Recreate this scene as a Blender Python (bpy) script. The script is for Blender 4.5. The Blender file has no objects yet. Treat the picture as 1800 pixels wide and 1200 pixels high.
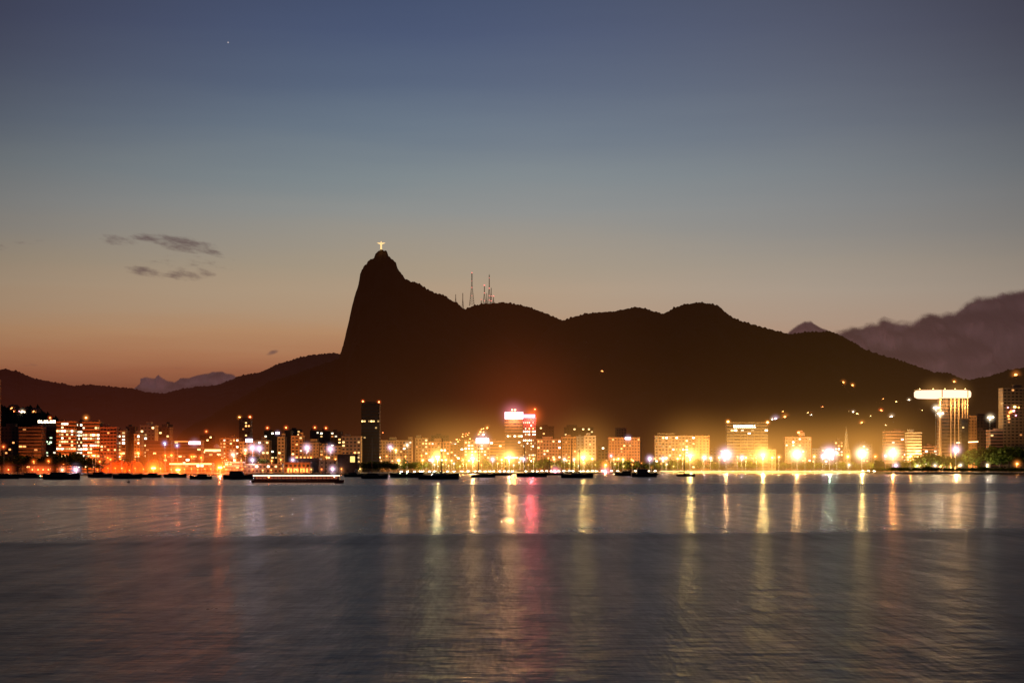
import bpy, bmesh, math, random
from mathutils import Vector, noise, Matrix
from mathutils.bvhtree import BVHTree
random.seed(11)
S = bpy.context.scene
COL = S.collection
F, HOR, H = 2900.0, 822.0, 6.0
GZ = 2.0
def X(px, Y): return (px-900)/F*Y
def Z(py, Y): return H+(HOR-py)/F*Y
def P(px, py, Y): return Vector((X(px, Y), Y, Z(py, Y)))
def lin(c):
    return tuple((v/255/12.92 if v/255 <= .04045 else ((v/255+.055)/1.055)**2.4) for v in c)+(1,)

# ------------------------------------------------------------------ nodes
class N:
    def __init__(s, tree): s.t = tree; s.n = tree.nodes; s.l = tree.links
    def new(s, typ, **kw):
        n = s.n.new(typ)
        for k, v in kw.items(): setattr(n, k, v)
        return n
    def put(s, sock, v):
        if v is None: return
        if isinstance(v, bpy.types.NodeSocket): s.l.new(v, sock)
        else: sock.default_value = v
    def m(s, op, a, b=None, c=None, clamp=False):
        n = s.new('ShaderNodeMath', operation=op, use_clamp=clamp)
        s.put(n.inputs[0], a); s.put(n.inputs[1], b)
        if c is not None: s.put(n.inputs[2], c)
        return n.outputs[0]
    def vm(s, op, a, b=None):
        n = s.new('ShaderNodeVectorMath', operation=op)
        s.put(n.inputs[0], a); s.put(n.inputs[1], b)
        return n.outputs['Value'] if op in ('LENGTH', 'DOT_PRODUCT') else n.outputs[0]
    def mix(s, f, a, b, typ='MIX'):
        n = s.new('ShaderNodeMix', data_type='RGBA', blend_type=typ)
        s.put(n.inputs[0], f); s.put(n.inputs[6], a); s.put(n.inputs[7], b)
        return n.outputs[2]
    def ramp(s, f, els, interp='LINEAR'):
        n = s.new('ShaderNodeValToRGB'); r = n.color_ramp; r.interpolation = interp
        while len(r.elements) > 1: r.elements.remove(r.elements[-1])
        r.elements[0].position = els[0][0]; r.elements[0].color = els[0][1]
        for p, c in els[1:]:
            e = r.elements.new(p); e.color = c
        s.put(n.inputs[0], f)
        return n.outputs[0]
    def mr(s, v, a, b, c, d, typ='LINEAR'):
        n = s.new('ShaderNodeMapRange', interpolation_type=typ)
        for i, q in enumerate((v, a, b, c, d)): s.put(n.inputs[i], q)
        return n.outputs[0]
    def noise(s, vec, scale, detail=3, rough=.5, dim='3D'):
        n = s.new('ShaderNodeTexNoise', noise_dimensions=dim)
        s.put(n.inputs['Vector'], vec); n.inputs['Scale'].default_value = scale
        n.inputs['Detail'].default_value = detail; n.inputs['Roughness'].default_value = rough
        return n.outputs['Fac']
def newmat(name):
    m = bpy.data.materials.new(name); m.use_nodes = True; m.node_tree.nodes.clear()
    return m, N(m.node_tree)
def out(n, surf=None, vol=None):
    o = n.new('ShaderNodeOutputMaterial')
    if surf: n.l.new(surf, o.inputs[0])
    if vol: n.l.new(vol, o.inputs[1])
def g4(r, g=None, b=None):
    return (r, r, r, 1) if g is None else (r, g, b, 1)
_mc = {}
def basic(name, col, rough=.7, metal=0, var=.35, scale=.6, spec=.3):
    """painted / rough surface with a little dirt noise"""
    if name in _mc: return _mc[name]
    m, n = newmat(name)
    tc = n.new('ShaderNodeTexCoord')
    f = n.noise(tc.outputs['Object'], scale, 4, .6)
    c = n.mix(n.mr(f, .3, .7, 0, 1), g4(*[v*(1-var) for v in col[:3]]), g4(*[min(1, v*(1+var*.4)) for v in col[:3]]))
    b = n.new('ShaderNodeBsdfPrincipled'); n.put(b.inputs['Base Color'], c)
    b.inputs['Roughness'].default_value = rough; b.inputs['Metallic'].default_value = metal
    b.inputs['Specular IOR Level'].default_value = spec
    out(n, b.outputs[0]); _mc[name] = m
    return m
def emis(name, col, strength, sample=False, var=0):
    if name in _mc: return _mc[name]
    m, n = newmat(name)
    e = n.new('ShaderNodeEmission'); e.inputs[0].default_value = g4(*col)
    if var:
        oi = n.new('ShaderNodeObjectInfo')
        n.put(e.inputs[1], n.mr(n.m('POWER', oi.outputs['Random'], 1.6), 0, 1, strength*(1-var), strength*(1+var)))
    else: e.inputs[1].default_value = strength
    out(n, e.outputs[0])
    m.cycles.emission_sampling = 'FRONT' if sample else 'NONE'
    _mc[name] = m
    return m

# ------------------------------------------------------------------ mesh helpers
def mesh(name, bm, mats, parent=None, loc=None, smooth=False):
    me = bpy.data.meshes.new(name); bm.normal_update(); bm.to_mesh(me); bm.free()
    for m in (mats if isinstance(mats, (list, tuple)) else [mats]): me.materials.append(m)
    if smooth:
        for p in me.polygons: p.use_smooth = True
    return link(name, me, parent, loc)
def link(name, me, parent=None, loc=None):
    o = bpy.data.objects.new(name, me); COL.objects.link(o)
    if parent: o.parent = parent
    if loc is not None: o.location = loc
    return o
def tag(o, label=None, cat=None, group=None, kind=None):
    if label: o['label'] = label
    if cat: o['category'] = cat
    if group: o['group'] = group
    if kind: o['kind'] = kind
    return o
def thing(name, label, cat, loc=(0, 0, 0), rz=0, group=None):
    o = bpy.data.objects.new(name, None); COL.objects.link(o); o.empty_display_size = 1
    o.location = loc; o.rotation_euler = (0, 0, rz)
    return tag(o, label, cat, group)
def copy_tree(o, parent=None):
    c = o.copy(); COL.objects.link(c)
    if parent: c.parent = parent
    for ch in list(KIDS.get(o.name, [])): copy_tree(ch, c)
    return c
KIDS = {}
def remember(root):
    for o in [root]+list(root.children):
        KIDS[o.name] = list(o.children)
def box(bm, x0, x1, y0, y1, z0, z1, mi=0, bevel=0):
    v = [bm.verts.new(p) for p in ((x0,y0,z0),(x1,y0,z0),(x1,y1,z0),(x0,y1,z0),(x0,y0,z1),(x1,y0,z1),(x1,y1,z1),(x0,y1,z1))]
    fs = []
    for q in ((0,3,2,1),(4,5,6,7),(0,1,5,4),(1,2,6,5),(2,3,7,6),(3,0,4,7)):
        f = bm.faces.new([v[i] for i in q]); f.material_index = mi; fs.append(f)
    if bevel:
        es = list({e for f in fs for e in f.edges})
        bmesh.ops.bevel(bm, geom=es, offset=bevel, segments=2, affect='EDGES', profile=.5)
    return v
def tube(bm, a, b, r0, r1=None, n=8, cap=True, mi=0):
    a, b = Vector(a), Vector(b); r1 = r0 if r1 is None else r1
    d = (b-a).normalized(); u = d.orthogonal().normalized(); w = d.cross(u)
    A = [bm.verts.new(a+(u*math.cos(t)+w*math.sin(t))*r0) for t in [2*math.pi*i/n for i in range(n)]]
    B = [bm.verts.new(b+(u*math.cos(t)+w*math.sin(t))*r1) for t in [2*math.pi*i/n for i in range(n)]]
    for i in range(n):
        f = bm.faces.new((A[i], A[(i+1) % n], B[(i+1) % n], B[i])); f.material_index = mi
    if cap:
        bm.faces.new(A[::-1]).material_index = mi; bm.faces.new(B).material_index = mi
def lathe(bm, prof, n=16, c=(0, 0), mi=0):
    rings = []
    for r, z in prof:
        rings.append([bm.verts.new((c[0]+r*math.cos(2*math.pi*i/n), c[1]+r*math.sin(2*math.pi*i/n), z)) for i in range(n)])
    for a, b in zip(rings, rings[1:]):
        for i in range(n):
            f = bm.faces.new((a[i], a[(i+1) % n], b[(i+1) % n], b[i])); f.material_index = mi
    bm.faces.new(rings[0][::-1]).material_index = mi; bm.faces.new(rings[-1]).material_index = mi
def interp(tab, x):
    if x <= tab[0][0]: return tab[0][1]
    for (a, b), (c, d) in zip(tab, tab[1:]):
        if x <= c: return b+(d-b)*(x-a)/(c-a)
    return tab[-1][1]

# ------------------------------------------------------------------ camera
cd = bpy.data.cameras.new('camera'); cam = bpy.data.objects.new('camera', cd); COL.objects.link(cam)
cam.location = (0, 0, H); cam.rotation_euler = (math.radians(90), 0, 0)
cd.sensor_width = 36; cd.lens = 36*F/1800; cd.shift_y = (HOR-600)/1800
cd.clip_start = .5; cd.clip_end = 80000
S.camera = cam
S.view_settings.view_transform = 'Standard'; S.view_settings.look = 'None'; S.view_settings.exposure = 0
S.render.engine = 'CYCLES'
cy = S.cycles
cy.use_denoising = True
try: cy.denoiser = 'OPENIMAGEDENOISE'
except Exception: pass
cy.max_bounces = 4; cy.diffuse_bounces = 1; cy.glossy_bounces = 2; cy.transmission_bounces = 2
cy.transparent_max_bounces = 32; cy.volume_bounces = 0
cy.sample_clamp_indirect = 1.0; cy.sample_clamp_direct = 0
cy.use_light_tree = True; cy.caustics_reflective = True

# ------------------------------------------------------------------ dusk sky
W = bpy.data.worlds.new('World'); S.world = W; W.use_nodes = True
W.node_tree.nodes.clear(); n = N(W.node_tree)
tc = n.new('ShaderNodeTexCoord'); sx = n.new('ShaderNodeSeparateXYZ'); n.l.new(tc.outputs['Generated'], sx.inputs[0])
dx, dy, dz = sx.outputs
hyp = n.m('SQRT', n.m('ADD', n.m('MULTIPLY', dx, dx), n.m('MULTIPLY', dy, dy)))
tel = n.m('DIVIDE', dz, n.m('MAXIMUM', hyp, .001))                  # tangent of the elevation
az = n.m('ARCTAN2', dx, dy)                                          # azimuth, 0 towards the mountains
warp = n.noise(n.new('ShaderNodeCombineXYZ').outputs[0], 1, 2)
cmb = n.new('ShaderNodeCombineXYZ'); n.put(cmb.inputs[0], n.m('MULTIPLY', az, 4)); n.put(cmb.inputs[1], n.m('MULTIPLY', tel, 40))
band = n.m('MULTIPLY', n.m('SUBTRACT', n.noise(cmb.outputs[0], 1.0, 4, .55), .5), .018)
SKY = [(822,(120,68,46)),(685,(132,80,58)),(655,(156,100,72)),(625,(174,122,88)),(590,(184,142,106)),(555,(182,152,122)),(515,(180,158,132)),
       (470,(170,156,135)),(420,(158,153,142)),(370,(146,150,148)),(310,(130,142,147)),(230,(108,124,140)),(150,(91,107,131)),(60,(78,92,122)),(-48,(68,80,110))]
ramp = n.ramp(n.m('DIVIDE', n.m('ADD', tel, band), .3, clamp=True), [((822-p)/870, lin(c)) for p, c in SKY])
hi = n.ramp(n.m('DIVIDE', tel, 3., clamp=True), [(.1, lin((68, 80, 110))), (.16, lin((46, 56, 78))), (1, lin((30, 36, 54)))])
front = n.mix(n.m('GREATER_THAN', tel, .3), ramp, hi)
a2 = n.m('DIVIDE', n.m('ADD', az, .01), .31)
aa = n.m('MINIMUM', n.m('MULTIPLY', a2, a2), 1.6)
fall = n.m('SUBTRACT', 1, n.m('MULTIPLY', n.mr(tel, .04, .28, .15, .46), aa))
fall = n.m('MULTIPLY', fall, .93)
grey = n.mix(1.0, front, g4(.98, 1.0, 1.05), 'MULTIPLY')
bwn = n.new('ShaderNodeHueSaturation'); bwn.inputs['Saturation'].default_value = .72; n.put(bwn.inputs['Color'], grey)
front = n.mix(n.mr(az, -.09, .22, 0, .95, 'SMOOTHSTEP'), front, bwn.outputs[0])
front = n.mix(n.m('MULTIPLY', n.m('MULTIPLY', aa, .3), n.mr(tel, .08, .25, 0, 1)), front, g4(.12, .085, .105))
front = n.mix(1.0, front, fall, 'MULTIPLY')
# the side away from the sunset
back = n.ramp(n.m('DIVIDE', tel, 1., clamp=True), [(0, lin((54, 46, 54))), (.2, lin((48, 46, 58))), (1, lin((34, 36, 54)))])
sky = n.mix(n.mr(n.m('ABSOLUTE', az), .5, 1.6, 0, 1, 'SMOOTHSTEP'), front, back)
# thin evening clouds
u = n.m('ADD', 900, n.m('MULTIPLY', n.m('TANGENT', n.m('MINIMUM', n.m('MAXIMUM', az, -1.2), 1.2)), F)); v = n.m('SUBTRACT', HOR, n.m('MULTIPLY', tel, F/1.0))
cn = n.new('ShaderNodeCombineXYZ'); n.put(cn.inputs[0], n.m('MULTIPLY', u, 1/30.)); n.put(cn.inputs[1], n.m('MULTIPLY', n.m('ADD', v, n.m('MULTIPLY', u, -.12)), 1/9.))
nz = n.noise(cn.outputs[0], 1.0, 6, .62)
tot = None
for (cu, cv, ra, rb, k, tilt) in ((322,437,74,18,1.4,.12),(262,427,44,10,1.3,.05),(208,433,48,12,1.0,.08),(368,447,34,10,1.3,.3),(252,485,40,13,1.35,.12),(318,491,60,11,1.15,.02),(360,487,28,10,1.1,.2),
                            (480,621,15,5.5,1.5,-.3),(0,453,26,7,.9,0),(45,443,40,7,.6,-.1),(52,648,18,4,.8,0),(312,650,14,3.5,.8,0),(330,470,120,26,.52,0)):
    p = n.m('DIVIDE', n.m('SUBTRACT', u, cu), ra)
    q = n.m('DIVIDE', n.m('SUBTRACT', n.m('SUBTRACT', v, cv), n.m('MULTIPLY', n.m('SUBTRACT', u, cu), tilt)), rb)
    e = n.m('MULTIPLY', k, n.m('MAXIMUM', 0, n.m('SUBTRACT', 1, n.m('ADD', n.m('MULTIPLY', p, p), n.m('MULTIPLY', q, q)))))
    tot = e if tot is None else n.m('MAXIMUM', tot, e)
d = n.mr(n.m('ADD', tot, n.m('MULTIPLY', n.m('SUBTRACT', nz, .5), 2.6)), .35, 1.8, 0, .8, 'SMOOTHSTEP')
d = n.m('MULTIPLY', d, n.mr(tot, 0, .25, 0, 1, 'SMOOTHSTEP'))
d = n.m('MULTIPLY', d, n.m('GREATER_THAN', dy, 0))
sky = n.mix(d, sky, lin((84, 66, 68)))
# the evening star
pl = P(401, 75, 1).copy(); pl.z -= H; pl.normalize()
ds = n.vm('LENGTH', n.vm('SUBTRACT', tc.outputs['Generated'], tuple(pl)))
sky = n.mix(n.mr(ds, .0002, .00055, .55, 0), sky, (.9, .75, .7, 1))
below = n.mr(dz, -.02, -.002, .12, 1)
sky = n.mix(1.0, sky, below, 'MULTIPLY')
bg = n.new('ShaderNodeBackground'); n.put(bg.inputs[0], sky); bg.inputs[1].default_value = 1.0
ow = n.new('ShaderNodeOutputWorld'); n.l.new(bg.outputs[0], ow.inputs[0])
W.cycles.sampling_method = 'MANUAL'; W.cycles.sample_map_resolution = 512

# ------------------------------------------------------------------ coast and ground
COAST = [(-900,1290),(0,1330),(300,1350),(600,1400),(690,1480),(760,1560),(900,1640),(1050,1690),(1200,1725),(1400,1745),(1530,1735),(1550,1640),(1580,1590),(1700,1570),(1800,1560),(2700,1500)]
def coast(px): return interp(COAST, px)
def rows(px):
    beach = 1 if 1150 < px < 1540 else 0
    if beach: return [(-6, -.6), (0, 0), (5, .55), (14, 1.3), (24, 1.85), (30, GZ)]
    return [(-6, -1.2), (-.2, -.6), (0, 1.0), (1, 1.3), (8, 1.7), (16, GZ)]
def strip(name, px0, px1, rowf, mats, step=10, parent=None):
    bm = bmesh.new(); prev = None; px = px0
    while px <= px1+.01:
        col = [bm.verts.new(p) for p in rowf(px)]
        if prev:
            for a, b, c, e in zip(prev, prev[1:], col[1:], col): bm.faces.new((a, e, c, b))
        prev = col; px += step
    return mesh(name, bm, mats, parent)
m_water, n = newmat('water')
tc = n.new('ShaderNodeTexCoord'); ob = tc.outputs['Object']
sp = n.new('ShaderNodeSeparateXYZ'); n.l.new(ob, sp.inputs[0]); yy = sp.outputs[1]; xx = sp.outputs[0]
big = n.noise(n.vm('MULTIPLY', ob, (.012, .05, 1)), 1, 3, .5)
edge = n.m('ADD', yy, n.m('ADD', n.m('MULTIPLY', xx, -.26), n.m('MULTIPLY', n.m('SUBTRACT', big, .5), 46)))
calm = n.mr(edge, 142, 168, 0, 1, 'SMOOTHSTEP')             # calm water beyond the wind line
far = n.mr(edge, 330, 400, 0, 1, 'SMOOTHSTEP')
far2 = n.mr(edge, 560, 640, 0, 1, 'SMOOTHSTEP')
patch = n.noise(n.vm('MULTIPLY', ob, (.03, .12, 1)), 1, 4, .6)
fine = n.noise(n.vm('MULTIPLY', ob, (.45, .045, 1)), 1, 5, .7)
fine2 = n.noise(n.vm('MULTIPLY', ob, (.9, .30, 1)), 1, 5, .7)
fmix = n.m('ADD', n.m('MULTIPLY', fine, n.mr(yy, 60, 150, .35, 1)), n.m('MULTIPLY', fine2, n.mr(yy, 60, 150, .65, 0)))
r_near = n.m('ADD', n.mr(patch, .25, .75, .30, .35), n.m('MULTIPLY', n.m('SUBTRACT', fmix, .5), .30))
r_far = n.m('ADD', .215, n.m('MULTIPLY', n.m('SUBTRACT', fine, .5), .30))
r = n.m('ADD', n.m('MULTIPLY', n.m('SUBTRACT', 1, calm), r_near), n.m('MULTIPLY', calm, r_far))
r = n.m('ADD', r, n.m('MULTIPLY', n.m('SUBTRACT', far, far2), .095))
line = n.mr(n.m('ABSOLUTE', n.m('SUBTRACT', edge, 142)), 0, 14, .05, 0)
r = n.m('MINIMUM', n.m('MAXIMUM', n.m('ADD', r, line), .17), .42)
w1 = n.noise(n.vm('MULTIPLY', ob, (.55, .8, 1)), 1, 3, .6)
w2 = n.noise(n.vm('MULTIPLY', ob, (2.0, 3.2, 1)), 1, 3, .6)
w3 = n.noise(n.vm('MULTIPLY', ob, (.16, .16, 1)), 1, 3, .55)
w4 = n.noise(n.vm('MULTIPLY', ob, (.45, .06, 1)), 1, 4, .6)
hgt = n.m('ADD', n.m('ADD', n.m('MULTIPLY', w1, .07), n.m('MULTIPLY', w2, .014)), n.m('ADD', n.m('MULTIPLY', w3, .13), n.m('MULTIPLY', w4, .16)))
bp = n.new('ShaderNodeBump'); bp.inputs['Distance'].default_value = 1.0
n.put(bp.inputs['Strength'], n.mr(yy, 60, 900, .95, .35)); n.put(bp.inputs['Height'], hgt)
pb = n.new('ShaderNodeBsdfPrincipled')
n.put(pb.inputs['Base Color'], g4(.006, .012, .020)); n.put(pb.inputs['Specular IOR Level'], n.mr(yy, 40, 260, .13, .42)); n.put(pb.inputs['Roughness'], r)
pb.inputs['IOR'].default_value = 1.33; n.put(pb.inputs['Normal'], bp.outputs[0])
out(n, pb.outputs[0])
bm = bmesh.new()
ys = [-60, 0, 60, 150, 400, 1000, 1500, 3000, 40000]
for a, b in zip(ys, ys[1:]):
    xs = 25000
    bm.faces.new([bm.verts.new(p) for p in ((-xs, a, 0), (xs, a, 0), (xs, b, 0), (-xs, b, 0))])
bmesh.ops.remove_doubles(bm, verts=bm.verts, dist=.01)
tag(mesh('water', bm, m_water), kind='structure')
m_ground, n = newmat('ground')
tc = n.new('ShaderNodeTexCoord')
f = n.noise(tc.outputs['Object'], .03, 6, .6)
b = n.new('ShaderNodeBsdfPrincipled'); n.put(b.inputs['Base Color'], n.ramp(f, [(.35, g4(.05, .07, .03)), (.5, g4(.12, .11, .09)), (.65, g4(.18, .17, .15))]))
b.inputs['Roughness'].default_value = .9; out(n, b.outputs[0])
m_sand = basic('sand', (.42, .33, .2), .95, 0, .3, .25)
m_asph = basic('asphalt', (.05, .05, .052), .85, 0, .3, .3)
m_pave = basic('pavement', (.3, .28, .25), .85, 0, .3, .4)
def ground_row(px):
    c = coast(px); L = [(X(px, c), c+d, z) for d, z in rows(px)]
    x0 = X(px, c)
    for d in (120, 400, 1200, 4000, 12000, 35000): L.append((X(px, c+d*.9), c+d, GZ))
    return L
tag(strip('ground', -2400, 4200, ground_row, m_ground, 15), kind='structure')
def beach_row(px):
    c = coast(px); return [(X(px, c), c+d, z+.05) for d, z in ((-3, -.3), (0, 0), (5, .55), (14, 1.3), (24, 1.85), (30, GZ))]
tag(strip('beach', 1170, 1538, beach_row, m_sand, 8), kind='structure')
def road_row(px):
    c = coast(px); return [(X(px, c), c+d, z) for d, z in ((33, GZ+.02), (33.01, GZ+.07), (52, GZ+.07), (52.01, GZ+.02))]
tag(strip('road', 620, 1800, road_row, m_asph, 10), kind='structure')
def pave_row(px):
    c = coast(px); return [(X(px, c), c+d, z) for d, z in ((29, GZ), (29.01, GZ+.15), (32.9, GZ+.15), (32.91, GZ))]
tag(strip('promenade', 620, 1800, pave_row, m_pave, 10), kind='structure')
def line_row(px):
    c = coast(px); return [(X(px, c), c+d, GZ+.075) for d in (42.3, 42.6)]
tag(strip('lane_line', 620, 1800, line_row, basic('road_paint', (.8, .8, .78), .6), 10), kind='structure')

# ------------------------------------------------------------------ mountains
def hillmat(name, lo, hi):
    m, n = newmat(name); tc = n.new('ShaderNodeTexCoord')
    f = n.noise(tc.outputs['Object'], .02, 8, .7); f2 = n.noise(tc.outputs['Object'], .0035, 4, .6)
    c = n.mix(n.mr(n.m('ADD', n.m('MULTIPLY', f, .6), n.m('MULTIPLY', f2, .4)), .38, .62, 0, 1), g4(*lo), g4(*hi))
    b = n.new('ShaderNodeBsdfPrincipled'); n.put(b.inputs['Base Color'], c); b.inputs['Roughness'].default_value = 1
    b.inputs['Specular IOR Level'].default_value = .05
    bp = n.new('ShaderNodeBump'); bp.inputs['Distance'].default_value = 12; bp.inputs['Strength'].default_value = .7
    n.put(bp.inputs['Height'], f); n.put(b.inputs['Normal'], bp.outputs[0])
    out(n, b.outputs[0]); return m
BVH = []
def hill(name, prof, D, front, back, mat, amp=3.0, fine=3.0, step=2.0, pw=1.25, nf=36, seed=0):
    bm = bmesh.new(); px0, px1 = prof[0][0], prof[-1][0]
    nb = 6; cols = []
    px = px0
    while px <= px1:
        zr = max(GZ-1, Z(interp(prof, px), D))
        # tree-covered ridge: rounded clumps plus small spikes
        q = Vector((px*.16, seed, 0))
        bump = (abs(noise.noise(q))+.6*abs(noise.noise(q*2.3))+.35*abs(noise.noise(q*5.1)))*fine*D/5000*5
        g = (noise.fractal(Vector((px*.012, seed, 3)), 1, 2, 3))*amp*D/5000*3
        zz = zr+bump+g*.5-fine*D/5000*2
        col = []
        for j in range(nf+1):
            s = 1-j/nf                                   # 1 foot, 0 ridge
            Y = D-front*s
            k = (1-s)**pw
            w = noise.fractal(Vector((px*.01, s*5+seed, 7)), .9, 2.1, 5)
            gul = w*zr*.17*s*(1-s)*3.2
            zv = GZ-2+(zz-GZ+2)*k+gul
            if 0 < s: zv += (noise.noise(Vector((px*.3, s*nf*1.1, seed)))*.5)*fine*2.0*(1-s)*D/5000
            # stay below the ridge line
            zv = min(zv, H+(zz-H)*Y/D*(.999 if s > 0 else 1))
            col.append(bm.verts.new((X(px, Y), Y, zv)))
        for j in range(1, nb+1):
            s = j/nb; Y = D+back*s
            col.append(bm.verts.new((X(px, D)*(1+.0*s), Y, (GZ-2)+(zz-GZ+2)*(1-s)**1.2)))
        cols.append(col); px += step
    for a, b in zip(cols, cols[1:]):
        for i in range(len(a)-1): bm.faces.new((a[i], b[i], b[i+1], a[i+1]))
    bm.normal_update()
    BVH.append(BVHTree.FromBMesh(bm))
    o = mesh(name, bm, mat, smooth=True)
    return tag(o, kind='structure')
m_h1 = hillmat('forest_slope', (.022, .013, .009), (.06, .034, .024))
m_h2 = hillmat('distant_forest', (.15, .085, .07), (.22, .13, .105))  # lighter base colour paints in the veil of distance
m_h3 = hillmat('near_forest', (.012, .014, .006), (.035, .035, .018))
# far hills on the left
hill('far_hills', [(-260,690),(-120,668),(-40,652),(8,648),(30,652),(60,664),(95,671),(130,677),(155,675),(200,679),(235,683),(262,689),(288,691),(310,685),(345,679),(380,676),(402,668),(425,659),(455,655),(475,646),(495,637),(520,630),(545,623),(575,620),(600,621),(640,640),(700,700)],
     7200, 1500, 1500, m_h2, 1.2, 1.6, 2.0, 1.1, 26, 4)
# slope that runs down from the peak to the left, in front of them
hill('valley_slope', [(290,800),(320,756),(345,742),(372,730),(398,712),(430,694),(470,672),(520,656),(560,642),(600,628),(640,612),(700,640),(760,700),(800,800)],
     5000, 1300, 800, m_h1, 1.4, 1.8, 2.0, 1.2, 24, 9)
peak = [(585,735),(592,665),(597,626),(603,606),(609,582),(614,560),(620,532),(626,512),(631,497),(632,484),(637,472),(645,462),(650,456),(657,453),(660,445),(667,440),(680,440),(683,450),(687,454),(696,460),(699,472),(706,480),(711,489),(722,494),(738,498),(750,508),(765,515),(778,517),(790,526),(802,531),(812,540),(830,552),(860,572),(900,600),(960,650),(1020,740)]
hill('mountain', peak, 5300, 1500, 900, m_h1, .5, 1.5, 1.5, 1.15, 44, 1)
hill('ridge', [(760,600),(800,556),(822,541),(835,536),(860,533),(885,531),(905,534),(925,538),(945,545),(965,552),(985,561),(1010,580),(1050,620),(1100,700)],
     6300, 1300, 900, m_h1, .5, 1.6, 1.8, 1.2, 30, 2)
hill('hills', [(800,790),(880,690),(930,620),(965,575),(985,564),(1005,557),(1030,550),(1055,547),(1080,546),(1105,541),(1122,539),(1145,545),(1165,551),(1185,541),(1205,534),(1225,531),(1245,532),(1262,536),(1275,548),(1290,558),(1310,566),(1335,573),(1360,579),(1385,586),(1410,585),(1435,582),(1462,582),(1480,590),(1500,600),(1520,613),(1545,622),(1575,631),(1605,640),(1640,653),(1665,654),(1690,664),(1730,690),(1800,760)],
     4600, 1700, 900, m_h1, .6, 1.8, 2.0, 1.2, 40, 3)
hill('foothill', [(1300,790),(1345,752),(1375,733),(1400,725),(1430,721),(1470,716),(1520,713),(1560,712),(1600,706),(1640,700),(1700,690),(1760,700),(1850,770)],
     3100, 900, 500, m_h3, 1, 2.4, 2.5, 1.1, 24, 5)
hill('side_hill', [(1600,770),(1640,722),(1665,688),(1690,666),(1715,664),(1740,660),(1765,652),(1790,646),(1830,636),(1900,622),(1980,630),(2100,700)],
     3600, 1100, 700, m_h3, 1, 2.4, 2.2, 1.1, 24, 6)
hill('left_knoll', [(-200,700),(-90,700),(-30,706),(0,711),(20,715),(45,715),(65,717),(80,724),(98,734),(112,744),(130,765),(150,800)],
     2150, 320, 300, m_h3, 1.5, 4.5, 1.6, .8, 18, 8)
def on_hill(px, py, ymin=0):
    o = Vector((0, 0, H)); d = (P(px, py, 1000)-o).normalized(); best = None
    for t in BVH:
        h = t.ray_cast(o, d)
        if h[0] is not None and (best is None or h[0].y < best.y): best = h[0]
    return best

# ------------------------------------------------------------------ clouds behind the mountains
m_cloud, n = newmat('cloud')
tc = n.new('ShaderNodeTexCoord'); at = n.new('ShaderNodeAttribute', attribute_name='edge')
nf_ = n.noise(n.vm('MULTIPLY', tc.outputs['Object'], (.004, .004, .008)), 1, 5, .6)
a_ = n.mr(n.m('ADD', at.outputs['Fac'], n.m('MULTIPLY', n.m('SUBTRACT', nf_, .5), n.mr(at.outputs['Fac'], .5, 1, .9, 0))), .1, .75, 0, 1, 'SMOOTHSTEP')
db = n.new('ShaderNodeBsdfDiffuse'); n.put(db.inputs[0], n.mix(n.mr(n.noise(tc.outputs['Object'], .0012, 5, .55), .3, .7, 0, 1), g4(.62, .42, .40), g4(.72, .47, .43)))
tl = n.new('ShaderNodeBsdfTranslucent'); tl.inputs[0].default_value = (.85, .68, .70, 1); m2 = n.new('ShaderNodeMixShader'); m2.inputs[0].default_value = .8; n.l.new(db.outputs[0], m2.inputs[1]); n.l.new(tl.outputs[0], m2.inputs[2])
tr = n.new('ShaderNodeBsdfTransparent'); mx = n.new('ShaderNodeMixShader')
n.put(mx.inputs[0], a_); n.l.new(tr.outputs[0], mx.inputs[1]); em = n.new('ShaderNodeEmission'); em.inputs[0].default_value = (.042, .022, .022, 1); ad = n.new('ShaderNodeAddShader'); n.l.new(m2.outputs[0], ad.inputs[0]); n.l.new(em.outputs[0], ad.inputs[1]); m_cloud.cycles.emission_sampling = 'NONE'; n.l.new(ad.outputs[0], mx.inputs[2]); out(n, mx.outputs[0])  # even emission added, painting light scattered inside the cloud
def cloud(name, label, prof, D, seed, lump=4.0, fade=9):
    bm = bmesh.new(); lay = bm.verts.layers.float.new('edge'); prev = None
    px = prof[0][0]
    while px <= prof[-1][0]:
        q = Vector((px*.045, seed, 0))
        top = interp(prof, px)-abs(noise.noise(q))*lump*1.9-abs(noise.noise(q*2.7))*lump*.7-abs(noise.noise(q*6))*lump*.3+lump*1.1
        bot = interp([(p, b) for p, t, b in PB], px) if False else 700
        col = []
        for i in range(26):
            py = top-6+(i/25)**1.5*(820-top)
            dpt = noise.fractal(Vector((px*.02, py*.03, seed)), 1, 2, 4)*260+(py-top)*-8
            vtx = bm.verts.new((X(px, D), D+dpt, Z(py, D))); vtx[lay] = max(0, min(1, (py-top+6)/fade)); col.append(vtx)
        if prev:
            for a, b, c, e in zip(prev, prev[1:], col[1:], col): bm.faces.new((a, b, c, e))
        prev = col; px += 3
    o = mesh(name, bm, m_cloud, smooth=True)
    return tag(o, label, 'cloud')
cloud('cloud_bank', 'large dark mauve cloud bank rising behind the right end of the mountains', [(1462,586),(1480,578),(1500,572),(1525,570),(1540,566),(1550,557),(1575,562),(1600,566),(1620,553),(1640,546),(1660,549),(1680,545),(1700,528),(1720,520),(1740,519),(1765,512),(1790,509),(1850,500),(2000,480)], 16000, 3.3, 2.0, 22)
cloud('cloud', 'small grey cloud puff peeping over the ridge beside the big cloud bank', [(1376,600),(1388,584),(1400,574),(1412,568),(1425,567),(1438,572),(1450,579),(1466,586),(1490,600)], 14000, 7.7, 1.2, 9)
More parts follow.
